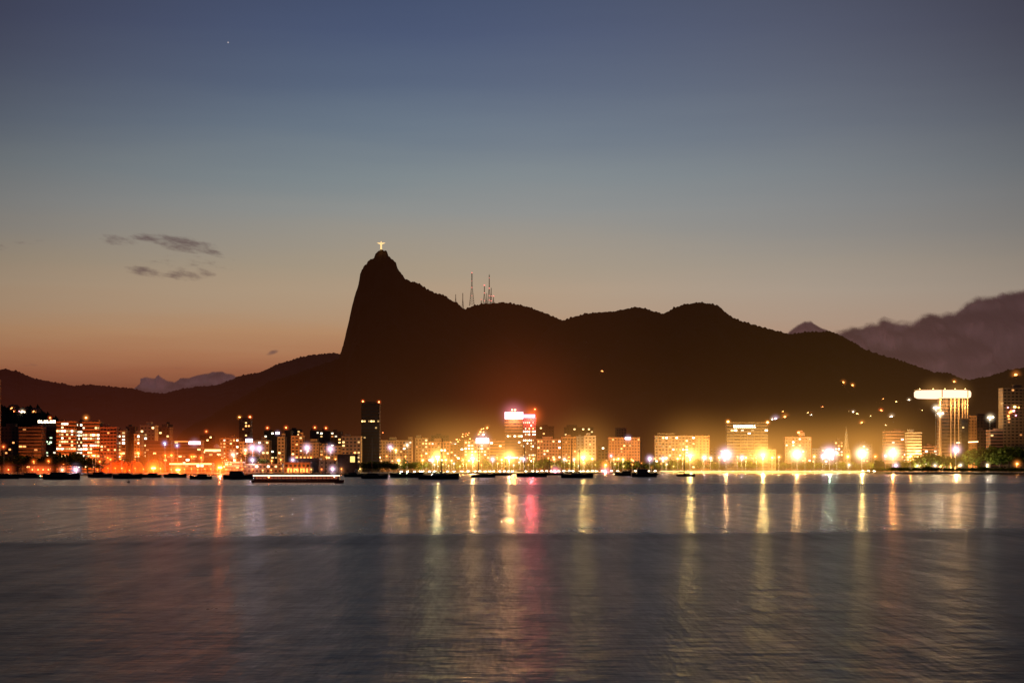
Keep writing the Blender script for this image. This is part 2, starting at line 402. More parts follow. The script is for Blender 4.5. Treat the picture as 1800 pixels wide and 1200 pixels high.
cloud('cloud', 'low jagged grey cloud seen far off through the gap in the left hills', [(222,700),(236,680),(246,668),(256,666),(272,668),(282,663),(292,672),(304,675),(318,668),(335,668),(352,661),(372,656),(388,656),(398,660),(412,662),(425,670),(440,690)], 15000, 1.9, .9, 6)

# ------------------------------------------------------------------ misty town glow, painted in as an emissive volume
m_haze_glow, n = newmat('haze_glow')
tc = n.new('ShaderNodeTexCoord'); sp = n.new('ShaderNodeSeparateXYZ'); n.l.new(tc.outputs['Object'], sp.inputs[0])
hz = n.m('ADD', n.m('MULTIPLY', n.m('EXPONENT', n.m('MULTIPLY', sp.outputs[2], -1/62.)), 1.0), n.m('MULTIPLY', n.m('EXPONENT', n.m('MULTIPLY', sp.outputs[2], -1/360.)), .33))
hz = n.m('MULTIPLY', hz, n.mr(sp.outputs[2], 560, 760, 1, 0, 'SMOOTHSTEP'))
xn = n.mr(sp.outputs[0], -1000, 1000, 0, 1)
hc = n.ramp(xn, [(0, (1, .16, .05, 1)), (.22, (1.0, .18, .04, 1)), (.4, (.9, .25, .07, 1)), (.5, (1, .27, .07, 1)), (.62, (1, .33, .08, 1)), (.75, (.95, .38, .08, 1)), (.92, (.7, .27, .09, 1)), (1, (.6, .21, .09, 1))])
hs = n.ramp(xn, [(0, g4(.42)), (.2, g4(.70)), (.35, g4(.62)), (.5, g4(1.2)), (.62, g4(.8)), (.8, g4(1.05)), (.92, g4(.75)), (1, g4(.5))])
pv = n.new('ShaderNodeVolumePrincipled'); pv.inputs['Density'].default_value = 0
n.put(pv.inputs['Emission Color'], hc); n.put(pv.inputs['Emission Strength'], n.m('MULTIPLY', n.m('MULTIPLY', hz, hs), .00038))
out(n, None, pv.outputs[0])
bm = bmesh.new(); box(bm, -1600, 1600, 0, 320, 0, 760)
hzo = mesh('haze_glow', bm, m_haze_glow, None, (0, 2330, 3)); tag(hzo, kind='structure')
m_haze_glow.cycles.volume_step_rate = 1.0
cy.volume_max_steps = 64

# ------------------------------------------------------------------ lamps
CL = {'Y': (1, .66, .20), 'T': (1, .54, .18), 'O': (1, .36, .08), 'W': (1, .80, .54), 'V': (.90, .68, .90), 'R': (1, .20, .05), 'G': (.55, .9, .5), 'P': (1, .35, .45), 'B': (.5, .6, 1), 'H': (1, .5, .12), 'C': (1, .09, .12), 'F': (1, .22, .035), 'A': (1, .25, .2)}
_sph = {}
def sphere_me(sub, key):
    if key not in _sph:
        bm = bmesh.new(); bmesh.ops.create_icosphere(bm, subdivisions=sub, radius=1)
        me = bpy.data.meshes.new(key); bm.to_mesh(me); bm.free(); _sph[key] = me
        for p in me.polygons: p.use_smooth = True
    return _sph[key]
def halo_mat(c, k, p):
    key = 'glow_%s_%g_%g' % (c, k, p)
    if key in _mc: return _mc[key]
    m, n = newmat(key); tc = n.new('ShaderNodeTexCoord')
    g = n.m('SUBTRACT', 1, n.vm('LENGTH', tc.outputs['Object']), clamp=True)
    e = n.m('MULTIPLY', n.m('POWER', g, p), k)
    pv = n.new('ShaderNodeVolumePrincipled'); pv.inputs['Density'].default_value = 0
    col = CL[c]; pv.inputs['Emission Color'].default_value = g4(*[v**1.25 for v in col]); n.put(pv.inputs['Emission Strength'], e)
    out(n, None, pv.outputs[0]); m.cycles.volume_step_rate = .45; _mc[key] = m  # emission only: the bloom is painted in, nothing scatters
    return m
HALO_ME = {}
def halo(parent, loc, c, R, L, p=6):
    """emissive sphere painting the lens bloom about a lamp; L = brightness through its centre"""
    k = round(L*(p+1)/(2*R), 4); mt = halo_mat(c, k, p)
    if mt.name not in HALO_ME:
        me = sphere_me(2, 'glow').copy(); me.materials.append(mt); HALO_ME[mt.name] = me
    o = link('glow', HALO_ME[mt.name], parent, loc); o.scale = (R, R, R)
    return o
def bulb(parent, loc, c, r, e, name='bulb'):
    key = 'bulb_%s_%g' % (c, e)
    if key not in HALO_ME:
        me = sphere_me(2, 'bulb').copy(); me.materials.append(emis(key, CL[c], e)); HALO_ME[key] = me
    o = link(name, HALO_ME[key], parent, loc); o.scale = (r, r, r*.8)
    return o
def plight(parent, loc, c, W_, r=.5):
    ld = bpy.data.lights.new('lamp_light', 'POINT'); ld.energy = W_; ld.color = CL[c]; ld.shadow_soft_size = r
    o = bpy.data.objects.new('lamp_light', ld); COL.objects.link(o); o.parent = parent; o.location = loc
    return o
m_pole = basic('galvanised_steel', (.32, .32, .31), .5, .6)
m_dark = basic('dark_metal', (.05, .05, .05), .5, .4)
def mast(px, py, c, label, power, Y=None, big=1.0, refl=None, group='tall floodlight masts along the beach', Rh=34, L=6):
    Y = Y or coast(px)+31; h = Z(py, Y)-GZ
    t = thing('floodlight_mast', label, 'floodlight', (X(px, Y), Y, GZ), 0, group)
    bm = bmesh.new(); tube(bm, (0,0,0), (0,0,h+.6), .32, .14, 10); lathe(bm, [(.5,0),(.5,.3),(.34,.5)], 10); mesh('pole', bm, m_pole, t)
    bm = bmesh.new(); box(bm, -1.9, 1.9, -.12, .12, h+.5, h+.72)
    for i in range(4): box(bm, -1.75+i*1.1, -1.25+i*1.1, -.3, .3, h+.1, h+.5)
    mesh('lamp_head', bm, m_dark, t)
    for i in (-1, 1): bulb(t, (i*.95, -.5, h-.25), c, .8*big, 40)
    plight(t, (0, -1.2, h-1.8) if c != 'F' else (0, -2.2, h+1.3), refl or c, power*(1.3 if c != 'F' else 1.5), .6)
    if Rh:
        halo(t, (0, -.5, h), c, Rh*.72, L*.85, 8)
        hc_ = 'F' if c in 'OF' else 'H'
        halo(t, (0, -.5, h), hc_, Rh*2.1, .072*L if c not in 'OF' else .13*L, 3)  # wide sphere painting the town's warm glow
    return t
m_armed = None
def lamp(px, py, c, label, power=6000, d=46, Y=None, group='street lamps along the shore avenue', R=9, L=2.0, r=.55, e=14):
    Y = Y or coast(px)+d; h = Z(py, Y)-GZ
    t = thing('street_lamp', label, 'street lamp', (X(px, Y), Y, GZ), 0, group)
    if h > 1.5:
        bm = bmesh.new(); tube(bm, (0,0,0), (0,0,h+.3), .16, .09, 8); tube(bm, (0,0,h+.3), (0,-1.3,h+.5), .07, .06, 6); mesh('pole', bm, m_pole, t)
        bm = bmesh.new(); box(bm, -.25, .25, -1.9, -1.1, h+.42, h+.62, 0, .05); mesh('lamp_head', bm, m_dark, t)
    bulb(t, (0, -1.5, h+.1), c, r, e)
    if power: plight(t, (0, -1.6, h-.7-r), c, power, .3)
    if R: halo(t, (0, -1.5, h+.1), c, R, L, 6)
    return t

# ------------------------------------------------------------------ buildings
WPAL = {'cream': (.40, .30, .18), 'tan': (.34, .23, .13), 'brick': (.30, .13, .08), 'grey': (.26, .25, .24), 'olive': (.17, .125, .07), 'black': (.03, .018, .013), 'dark': (.06, .055, .05), 'white': (.58, .48, .36), 'rose': (.36, .19, .12), 'brown': (.16, .10, .07), 'orange': (.42, .22, .10)}
def wallmat(col, style):
    key = 'facade_%s_%s' % (col, style)
    if key in _mc: return _mc[key]
    m, n = newmat(key); uv = n.new('ShaderNodeUVMap'); uv.uv_map = 'bays'
    sp = n.new('ShaderNodeSeparateXYZ'); n.l.new(uv.outputs[0], sp.inputs[0])
    fu = n.m('FRACT', sp.outputs[0]); fv = n.m('FRACT', sp.outputs[1])
    lo, hi, a, b_ = {'grid': (.22, .78, .3, .78), 'band': (-1, 2, .38, .82), 'small': (.3, .7, .35, .75), 'glass': (.06, .94, .16, .9)}[style]
    w = n.m('MULTIPLY', n.m('MULTIPLY', n.m('GREATER_THAN', fu, lo), n.m('LESS_THAN', fu, hi)), n.m('MULTIPLY', n.m('GREATER_THAN', fv, a), n.m('LESS_THAN', fv, b_)))
    w = n.m('MULTIPLY', w, n.m('GREATER_THAN', sp.outputs[1], .02))
    tc = n.new('ShaderNodeTexCoord')
    dirt = n.noise(n.vm('MULTIPLY', tc.outputs['Object'], (.5, .5, .12)), 1, 5, .6)
    base = WPAL[col]
    wc = n.mix(n.mr(dirt, .3, .7, 0, 1), g4(*[v*.62 for v in base]), g4(*[min(1, v*1.12) for v in base]))
    cell = n.new('ShaderNodeTexWhiteNoise', noise_dimensions='2D'); n.put(cell.inputs['Vector'], n.vm('FLOOR', uv.outputs[0]))
    gl = n.mix(cell.outputs['Value'], g4(.008, .009, .01), g4(.07, .06, .05) if col != 'black' else g4(.015, .013, .012))
    b = n.new('ShaderNodeBsdfPrincipled'); n.put(b.inputs['Base Color'], n.mix(w, wc, gl))
    n.put(b.inputs['Roughness'], n.mr(w, 0, 1, .85, .3)); b.inputs['Specular IOR Level'].default_value = .3
    out(n, b.outputs[0]); _mc[key] = m
    return m
WIN = {'y': emis('window_yellow', (1, .60, .22), 2.6, var=.8), 'w': emis('window_white', (1, .82, .55), 4.5, var=.7), 'o': emis('window_orange', (1, .36, .10), 2.2, var=.8), 'g': emis('window_greenish', (.75, 1, .6), 2.5, var=.6)}
_wme = {}
def window_me(w, h, k):
    key = (round(w, 1), round(h, 1), k)
    if key not in _wme:
        bm = bmesh.new(); box(bm, -w/2, w/2, -.06, .02, -h/2, h/2, 0)
        # frame and glazing bar around the pane
        for s in (-1, 1):
            box(bm, s*w/2-.06, s*w/2+.06, -.12, .02, -h/2-.06, h/2+.06, 1)
            box(bm, -w/2+.06, w/2-.06, -.12, .02, s*h/2-.06, s*h/2+.06, 1)
        me = bpy.data.meshes.new('window'); bm.to_mesh(me); bm.free(); me.materials.append(WIN[k]); me.materials.append(m_dark); _wme[key] = me
    return _wme[key]
def uvbox(bm, x0, x1, y0, y1, z0, z1, nb, nd, nfl):
    uvl = bm.loops.layers.uv.get('bays') or bm.loops.layers.uv.new('bays')
    v = box(bm, x0, x1, y0, y1, z0, z1)
    for f in {f for q in v for f in q.link_faces}:
        f.normal_update(); nrm = f.normal
        for l in f.loops:
            c = l.vert.co; vv = (c.z-z0)/(z1-z0)*nfl
            if abs(nrm.y) > .5: l[uvl].uv = ((c.x-x0)/(x1-x0)*nb, vv)
            elif abs(nrm.x) > .5: l[uvl].uv = ((c.y-y0)/(y1-y0)*nd, vv)
            else: l[uvl].uv = (0, 0)
BLD = {}
def building(name, label, px0, px1, top, Y, col='cream', style='grid', lit=.12, kinds='yyw', fh=3.3, bay=3.4, depth=16, rz=0, roof='tank', slabs=False, rows=None, fins=False, cat='building', stop=0, seed=None, base=None):
    rnd = random.Random(hash((px0, top)) if seed is None else seed)
    x0, x1 = X(px0, Y), X(px1, Y); w = x1-x0; zb = GZ if base is None else base
    h = Z(top, Y)-zb
    t = thing(name, label, cat, ((x0+x1)/2, Y, zb), rz)
    nb = max(1, round(w/bay)); nfl = max(1, round(h/fh)); nd = max(1, round(depth/bay)); fhh = h/nfl; bw = w/nb
    bm = bmesh.new(); uvbox(bm, -w/2, w/2, 0, depth, -.5, h, nb, nd, nfl); wm = wallmat(col, style)
    # uv starts at z=-.5: keep floors aligned well enough
    mesh('wall', bm, wm, t)
    bm = bmesh.new()
    box(bm, -w/2-.2, w/2+.2, -.2, depth+.2, h+.002, h+.25); 
    for a in ((-w/2-.2, w/2+.2, -.2, .1), (-w/2-.2, w/2+.2, depth-.1, depth+.2), (-w/2-.2, -w/2+.1, .1, depth-.1), (w/2-.1, w/2+.2, .1, depth-.1)):
        box(bm, *a, h+.252, h+1.0)
    rf = mesh('roof', bm, basic('parapet_'+col, WPAL[col]), t)
    if roof == 'tank':
        bm = bmesh.new(); tw = w*rnd.uniform(.25, .45); tx = rnd.uniform(-w/2+tw/2, w/2-tw/2)
        box(bm, tx-tw/2, tx+tw/2, 3, depth*.6, h+.253, h+rnd.uniform(2.5, 4.5)); mesh('lift_housing', bm, basic('parapet_'+col, WPAL[col]), rf)
        if rnd.random() < .5:
            bm = bmesh.new(); ax = rnd.uniform(-w/2+1, w/2-1); tube(bm, (ax, 5, h+.3), (ax, 5, h+rnd.uniform(5, 9)), .09, .04, 5); mesh('antenna', bm, m_dark, rf)
    if slabs:
        for j in range(1, nfl):
            bm = bmesh.new(); box(bm, -w/2+.3, w/2-.3, -1.1, -.005, j*fhh-.12, j*fhh+.08)
            box(bm, -w/2+.3, w/2-.3, -1.1, -1.02, j*fhh+.082, j*fhh+.95); mesh('balcony', bm, basic('parapet_'+col, WPAL[col]), t)
    if fins:
        for j in range(nb+1):
            bm = bmesh.new(); fx = -w/2+j*bw; box(bm, fx-.25, fx+.25, -.7, -.01, .2, h-.3); mesh('pilaster', bm, basic('parapet_'+col, WPAL[col]), t)
    cnt = 0; yoff = -.05 if not slabs else -.06
    cells = [(i, j) for j in range(nfl) for i in range(nb)]; rnd.shuffle(cells)
    for i, j in cells:
        if cnt >= 100: break
        fr = j/max(1, nfl-1)
        p = min(.6, lit*1.45) if rows is None else rows.get(nfl-1-j, lit)
        if rnd.random() < p and j*fhh > stop:
            k = rnd.choice(kinds); ww, wh = bw*.62, fhh*.52
            if style == 'band': ww = bw*.86
            o = link('window', window_me(ww, wh, k), t, (-w/2+(i+.5)*bw, yoff, (j+.56)*fhh)); cnt += 1
    BLD[name+str(px0)] = t
    t['_w'] = w; t['_h'] = h
    dims = (w, h, depth)
    del t['_w']; del t['_h']
    return t, dims
def beacon(t, loc, e=22, c='R', r=.55, Rh=5, mast_h=0):
    b = bulb(t, loc, c, r, e, 'beacon')
    if Rh: halo(t, loc, c, Rh, 1.2, 4)
def sign(t, x0, x1, z0, z1, c, e, y=-.5, letters=0, name='sign', Rh=0, L=2):
    bm = bmesh.new()
    if letters:
        w = (x1-x0)/letters; rnd = random.Random(int(abs(x0*10)))
        for i in range(letters):
            a, b = x0+i*w+.12*w, x0+(i+1)*w-.12*w
            box(bm, a, b, y-.25, y, z0, z0+(z1-z0)*.3); box(bm, a, a+(b-a)*.35, y-.25, y, z0+(z1-z0)*.3+.003, z1)
            if rnd.random() < .7: box(bm, b-(b-a)*.35, b, y-.25, y, z0+(z1-z0)*.3+.003, z1)
            if rnd.random() < .6: box(bm, a+(b-a)*.36, b-(b-a)*.36, y-.25, y, z1-(z1-z0)*.25, z1)
    else:
        box(bm, x0, x1, y-.3, y, z0, z1, 0, .12)
    o = mesh(name, bm, emis('sign_%s_%g' % (c, e), CL[c] if isinstance(c, str) else c, e), t)
    if Rh: halo(t, ((x0+x1)/2, y-.5, (z0+z1)/2), c, Rh, L, 4)
    return o
def q(t, dims, px, py, Y):
    return X(px, Y)-t.location.x, Z(py, Y)-t.location.z

B = building
# --- left group
Y1 = 1560
B('apartment_block', 'dark brown block at the far left edge below the wooded knoll', -30, 33, 751, 1620, 'brown', 'grid', .02, 'oo', seed=1)
B('apartment_block', 'dark building with faint floor bands below the wooded knoll', 33, 73, 752, Y1, 'brown', 'band', .03, 'o', slabs=True, seed=2)
t, d_ = B('office_block', 'dark office block with row of white letters glowing on its roof', 66, 99, 744, Y1+50, 'dark', 'glass', .05, 'gw', seed=33)
sign(t, -d_[0]/2+.3, d_[0]/2-.4, d_[1]+.6, d_[1]+3.0, 'W', 7, -.5, 6); beacon(t, (2.5, 2, d_[1]+5.6), 14, 'R', .7, 4)
for i in range(9): link('window', window_me(1.5, 1.4, 'g'), t, (-d_[0]/2+5+ (i*2.15) % 9.5, -.06, d_[1]-14-1.9*(i % 4)))
t, d_ = B('office_tower', 'broad office tower with whole floors of bright yellow windows', 99, 133, 742, Y1, 'orange', 'band', .10, 'wyy', rows={0: .45, 1: .15, 2: 1, 3: .3, 4: .1, 5: .45, 6: .1, 7: .85, 8: .15, 9: .3, 10: .4, 11: .25, 12: .3}, bay=2.3, seed=4)
t, d_ = B('office_wing', 'recessed stair wing between the two office towers with lit windows', 133.3, 144.7, 744, Y1+6, 'brown', 'band', .6, 'wwy', bay=2.0, rows={0: .3, 1: 0}, seed=5)
t, d_ = B('office_tower', 'second office tower with bright windows and lamp on its roof', 145, 175, 743, Y1, 'orange', 'band', .14, 'wyy', rows={0: 0, 1: .4, 2: 0, 3: 1, 4: 1, 5: .4, 6: .75, 7: .2, 8: .1, 9: 1, 10: .9, 11: .95}, bay=2.3, seed=6)
beacon(t, (-5.5, 3, d_[1]+5), 18, 'O', .8, 6)
B('apartment_block', 'brick red apartment block with stacked balconies beside the office towers', 176, 205, 752, Y1, 'brick', 'grid', .10, 'yo', slabs=True, seed=7)
B('apartment_block', 'narrow yellow lit block behind the orange tents', 205.5, 221, 758, Y1+10, 'cream', 'grid', .35, 'yyw', seed=8)
B('apartment_block', 'unlit brown slab tower behind the orange tents', 221.5, 235, 751, Y1+30, 'brown', 'small', .0, 'o', seed=9)
B('apartment_block', 'low cream block beside the unlit brown slab tower', 235.3, 246, 764, Y1, 'cream', 'grid', .3, 'yow', seed=10)
B('apartment_block', 'tall cream block with square dark windows above the tents', 246.5, 272, 749, Y1+20, 'cream', 'small', .08, 'yw', seed=11)
B('apartment_block', 'dark block with two bright windows near its roof', 272.5, 298, 752, Y1+40, 'brown', 'small', .04, 'yw', seed=12)
B('apartment_block', 'low dark brick block directly behind the third tent', 256, 300, 776, Y1-30, 'brick', 'band', .04, 'o', seed=13)
# back row between
B('apartment_block', 'faint unlit tower rising behind the dark block and the long hall', 285, 298.5, 747, 1900, 'brown', 'small', .05, 'y', seed=14)
t, d_ = B('exhibition_hall', 'long low hall with orange lit eaves and violet sign', 300, 353, 775, Y1, 'rose', 'band', .12, 'oyw', roof=None, seed=15)
sign(t, 3.0, d_[0]/2-.2, d_[1]-3.0, d_[1]-.4, 'V', 5, -.5, 0, 'sign', 9, .5); sign(t, -d_[0]/2, 2.5, d_[1]-.7, d_[1]-.1, 'O', 2.0, -.3, 0, 'lit_eave')
t, d_ = B('apartment_tower', 'small dark tower with red beacon and two yellow windows', 351, 373, 766, 1800, 'brown', 'small', .08, 'yw', seed=16); beacon(t, (0, 2, d_[1]+5), 10, 'R')
t, d_ = B('pavilion', 'low pavilion with bright yellow eaves band and little dome', 360, 388, 789, 1500, 'tan', 'band', .2, 'yo', roof=None, seed=17)
sign(t, -d_[0]/2, d_[0]/2, d_[1]-2.0, d_[1]-.3, 'Y', 3.5, -.3, 0, 'lit_eave')
bm = bmesh.new(); lathe(bm, [(3.0, d_[1]+.3), (3.0, d_[1]+1.5), (2.7, d_[1]+3), (1.6, d_[1]+4.2), (.3, d_[1]+4.8)], 14, (2.5, 5)); mesh('dome', bm, basic('dome_paint', (.6, .5, .35)), t)
B('apartment_block', 'orange lit block covered in scattered bright windows left of the slim beacon tower', 386, 420, 771, 1640, 'orange', 'grid', .33, 'ywo', seed=18)
t, d_ = B('apartment_tower', 'slim dark tower carrying two red beacons on its roof corners', 420, 440, 735, 1750, 'brown', 'small', .14, 'yo', roof=None, seed=19)
beacon(t, (-d_[0]/2+.5, 1, d_[1]+1), 24, 'O', .8, 5); beacon(t, (d_[0]/2-.5, 1, d_[1]+1.4), 24, 'R', .8, 5)
t, d_ = B('commercial_block', 'block with white violet letters standing on its roof', 421, 447, 777, 1620, 'tan', 'grid', .16, 'yo', roof=None, seed=20)
sign(t, 6-d_[0]/2, 13-d_[0]/2, d_[1]+.3, d_[1]+3.3, 'V', 8, -.4, 3, 'sign', 7, .4)
B('apartment_block', 'yellowish block behind the pair of tall white lamps', 446, 473, 775, 1640, 'cream', 'small', .14, 'yyw', seed=21)
t, d_ = B('apartment_tower', 'dark tower with paired window lights and violet sign at its top right', 464, 488, 759, 1800, 'dark', 'small', .2, 'yw', seed=22)
beacon(t, (-4, 2, d_[1]+4.5), 22, 'R'); sign(t, d_[0]/2-2, d_[0]/2+2, d_[1]-2, d_[1]-.2, 'V', 9, -.4, 0, 'sign', 6, .6)
B('apartment_block', 'narrow cream block with tall vertical ribs', 488, 500, 769, 1640, 'cream', 'grid', .06, 'y', fins=True, bay=4.5, seed=23)
t, d_ = B('apartment_tower', 'unlit dark tower with one red beacon beside the ribbed block', 500.5, 511, 758, 1700, 'dark', 'small', .0, 'y', roof=None, seed=24); beacon(t, (-2, 2, d_[1]+4), 22, 'R')
B('apartment_block', 'orange lit block with large glowing windows right of the unlit tower', 511.5, 532, 767, 1640, 'orange', 'grid', .26, 'oyw', seed=25)
B('apartment_block', 'dark back block showing a handful of small window lights', 510, 528, 756, 1900, 'dark', 'small', .16, 'yw', seed=26)
B('apartment_block', 'pale low block behind the third tall white lamp', 532.5, 561, 779, 1640, 'tan', 'small', .06, 'yo', seed=27)
t, d_ = B('apartment_tower', 'dark tower under the left one of two close red beacons', 545, 561, 758, 1850, 'dark', 'small', .12, 'yw', seed=28); beacon(t, (0, 2, d_[1]+4.5), 22, 'R')
t, d_ = B('apartment_tower', 'dark tower under the right one of two close red beacons', 562, 580, 759, 1850, 'dark', 'small', .14, 'yow', seed=29); beacon(t, (1, 2, d_[1]+4.5), 22, 'R')
B('apartment_tower', 'brown tower with a vertical string of bright windows', 581, 600, 759, 1800, 'brown', 'small', .3, 'oyw', seed=30)
B('apartment_block', 'tan block between the fourth tall lamp and the dark high tower', 562, 600, 785, 1640, 'tan', 'grid', .08, 'yo', seed=31)
B('apartment_block', 'cream brown block with lamps at its top beside the dark high tower', 600.5, 634, 768, 1600, 'tan', 'grid', .16, 'yow', seed=32)
# --- the dark high tower
t, d_ = B('high_rise', 'tall black high rise with one thin lit floor and red corner beacons', 635, 667, 709, 1640, 'black', 'band', .015, 'y', roof=None, bay=2.2, rows={5: .85, 7: .12, 14: .15}, seed=34)
bm = bmesh.new(); box(bm, -d_[0]/2+2, d_[0]/2-1, 2, 12, d_[1]+.253, d_[1]+1.8); mesh('lift_housing', bm, m_dark, t)
beacon(t, (-d_[0]/2+1.5, 1, d_[1]+2.2), 18, 'R', .7, 4); beacon(t, (d_[0]/2-.6, 1, d_[1]+1.6), 18, 'R', .7, 4); beacon(t, (d_[0]/2+3, 4, 62*.63), 5, 'R', .6, 0)
B('apartment_block', 'bright yellow block with regular square windows right of the dark high rise', 667.5, 702, 775, 1700, 'cream', 'small', .08, 'yw', bay=3.0, seed=35)
B('apartment_block', 'brownish block joined to the bright yellow block', 702.3, 724, 775, 1700, 'tan', 'grid', .12, 'ow', seed=36)
B('apartment_block', 'tan yellow block with two dark window columns', 730, 752, 771, 1740, 'cream', 'small', .08, 'yo', seed=37)
B('apartment_block', 'orange tinted block with many small lights left of the bright signed hotel', 752.4, 790, 777, 1740, 'orange', 'grid', .2, 'yow', seed=38)
B('apartment_block', 'faint cream block rising behind the anchored yacht mast', 758, 788, 766, 1950, 'tan', 'small', .03, 'y', seed=39)
B('apartment_block', 'plain orange brown block below the climbing hillside lights', 791, 815, 782, 1780, 'orange', 'small', .15, 'oyw', seed=40)
t, d_ = B('hotel', 'very bright yellow hotel with violet white sign along its roof', 816, 861, 775, 1760, 'cream', 'grid', .55, 'wyy', roof=None, seed=41)
sign(t, -1, d_[0]/2-1, d_[1]-2.2, d_[1]+3.0, 'V', 5, -.5, 0, 'sign', 16, 1.0)
B('apartment_block', 'orange block between the bright hotel and the red signed tower', 861.5, 887, 776, 1780, 'orange', 'band', .12, 'yow', seed=42)
# --- tower with the big red sign
t, d_ = B('sign_tower', 'office tower carrying the huge glowing pink and white rooftop sign', 887, 918.6, 737, 1800, 'brown', 'band', .02, 'yw', roof=None, bay=2.4, rows={5: .7, 12: .85, 9: .2, 15: .4, 18: .3}, seed=43)
sign(t, -d_[0]/2+.2, d_[0]/2+.6, d_[1]+.6, d_[1]+8.0, (1, .50, .58), 5, -.4, 0, 'sign')
halo(t, (0, -1.5, d_[1]+5), 'P', 26, 1.1, 4); halo(t, (8, -1.0, d_[1]+4), 'R', 120, .085, 2.2); plight(t, (0, -6, d_[1]+3), 'O', 60000, 3)
bm = bmesh.new(); box(bm, -4, 4, 3, 9, d_[1]+.3, d_[1]+10.2); mesh('lift_housing', bm, m_dark, t)
for i in (-1.6, 1.6): bulb(t, (i, 2.4, d_[1]+10.6), 'O', .9, 30, 'beacon')
t, d_ = B('sign_tower', 'right wing of the signed tower with red lit roof edge and lit floors', 919, 942, 735, 1810, 'brown', 'grid', .2, 'yw', roof=None, bay=2.1, rows={1: .55, 2: .1, 3: .6, 4: .9, 5: .8, 6: 0, 7: .6, 8: .1, 9: .5, 12: .7, 15: .8}, seed=44)
sign(t, -d_[0]/2, d_[0]/2-1, d_[1]+.8, d_[1]+4.2, (1, .22, .42), 6, -.4, 0, 'sign'); halo(t, (3, -1.5, d_[1]+3), 'R', 22, 1.2, 4)
bm = bmesh.new(); tube(bm, (d_[0]/2-1, 2, d_[1]), (d_[0]/2-1, 2, d_[1]+10), .15, .08, 6); mesh('antenna', bm, m_dark, t)
beacon(t, (d_[0]/2-1, 2, d_[1]+10), 20, 'R'); plight(t, (2, -6, d_[1]+3), 'C', 95000, 2)
# --- centre
B('apartment_block', 'tall faint brown block right behind the signed tower', 943, 974, 750, 1950, 'brown', 'small', .12, 'yo', seed=45)
B('apartment_block', 'brown orange block with a few white lights right of the signed tower', 944, 986, 773, 1800, 'rose', 'grid', .12, 'yow', seed=46)
B('apartment_block', 'orange block behind the two masted yacht', 988, 1013, 769, 1800, 'orange', 'grid', .12, 'oy', slabs=True, seed=47)
B('apartment_block', 'wide back block dotted with yellow lights and red beacon', 992, 1043, 752, 1980, 'brown', 'small', .12, 'yyo', seed=48)
B('apartment_block', 'grey block with plain wall left of the ribbed cream block', 1013.4, 1027, 768, 1800, 'grey', 'small', .03, 'y', seed=49)
B('apartment_block', 'cream block with five tall vertical ribs and lit edges', 1027.4, 1047, 767, 1790, 'white', 'small', .06, 'yo', fins=True, bay=3.9, seed=50)
B('apartment_block', 'low dim block with white lamp on its roof in the gap', 1051, 1069, 785, 1820, 'rose', 'grid', .12, 'yw', seed=51)
t, d_ = B('hotel', 'orange hotel with rows of small dark windows and violet sign on top', 1070, 1125, 770, 1790, 'orange', 'small', .10, 'yyo', bay=3.0, roof=None, seed=52)
sign(t, .8, 6.8, d_[1]-1.2, d_[1]+1.0, 'V', 7, -.4, 0, 'sign', 8, .7)
B('apartment_tower', 'square tower with two lit windows behind the orange hotel', 1083, 1101, 753, 1960, 'rose', 'small', .05, 'y', roof=None, seed=53)
B('apartment_block', 'wide block covered with scattered warm lights left of the first right hand floodlights', 1151, 1222, 767, 1800, 'tan', 'grid', .24, 'yowo', bay=3.6, seed=54)
B('apartment_block', 'plain end wing of the wide block with scattered lights', 1222.3, 1247, 767, 1796, 'orange', 'small', .02, 'yo', roof=None, seed=55)
B('apartment_block', 'low dim block in the gap before the long hotel with sign', 1248, 1277, 790, 1850, 'tan', 'small', .04, 'yo', seed=56)
t, d_ = B('hotel', 'large hotel with white letters under its roof and orange corner lamps', 1278, 1350, 743, 1800, 'olive', 'band', .0, 'yw', bay=3.6, roof=None, rows={1: .0, 2: .35, 3: .3}, seed=57)
for j in range(1, 6):
    bm = bmesh.new(); fx = -d_[0]/2+j*d_[0]/6; box(bm, fx-.3, fx+.3, -.35, -.01, .2, d_[1]-5); mesh('pilaster', bm, basic('parapet_olive', WPAL['olive']), t)
sign(t, -15.5, 9, d_[1]-5.2, d_[1]-2.3, 'W', 6, -.5, 11)
beacon(t, (-d_[0]/2+1, -.5, d_[1]+1.4), 16, 'O', 1.3, 6); beacon(t, (d_[0]/2-.5, -.5, d_[1]+.6), 16, 'O', 1.3, 6)
B('annex', 'low annex at the right foot of the large hotel', 1350.5, 1364, 791, 1800, 'olive', 'small', .05, 'yo', roof=None, seed=58)
t, d_ = B('apartment_block', 'tan stepped block with small turret and red beacon', 1380, 1426, 769, 1820, 'rose', 'small', .12, 'yow', roof=None, seed=59)
bm = bmesh.new(); box(bm, 1, 7.5, 2, 9, d_[1]+.3, d_[1]+6); box(bm, 2, 5.5, 3, 8, d_[1]+6.01, d_[1]+8); mesh('turret', bm, basic('parapet_rose', WPAL['rose']), t)
beacon(t, (.6, 1, d_[1]+5.8), 16, 'R', 1.2, 5)
B('apartment_block', 'pale low block right of the stepped block, partly dark', 1427, 1466, 789, 1850, 'grey', 'small', .12, 'ywg', seed=60)
B('apartment_block', 'small block with column of windows left of the church spire', 1467, 1482, 776, 1850, 'brown', 'small', .4, 'owy', seed=61)
B('apartment_block', 'low block with cluster of lights right of the church spire', 1510, 1533, 782, 1880, 'tan', 'small', .25, 'yo', seed=62)
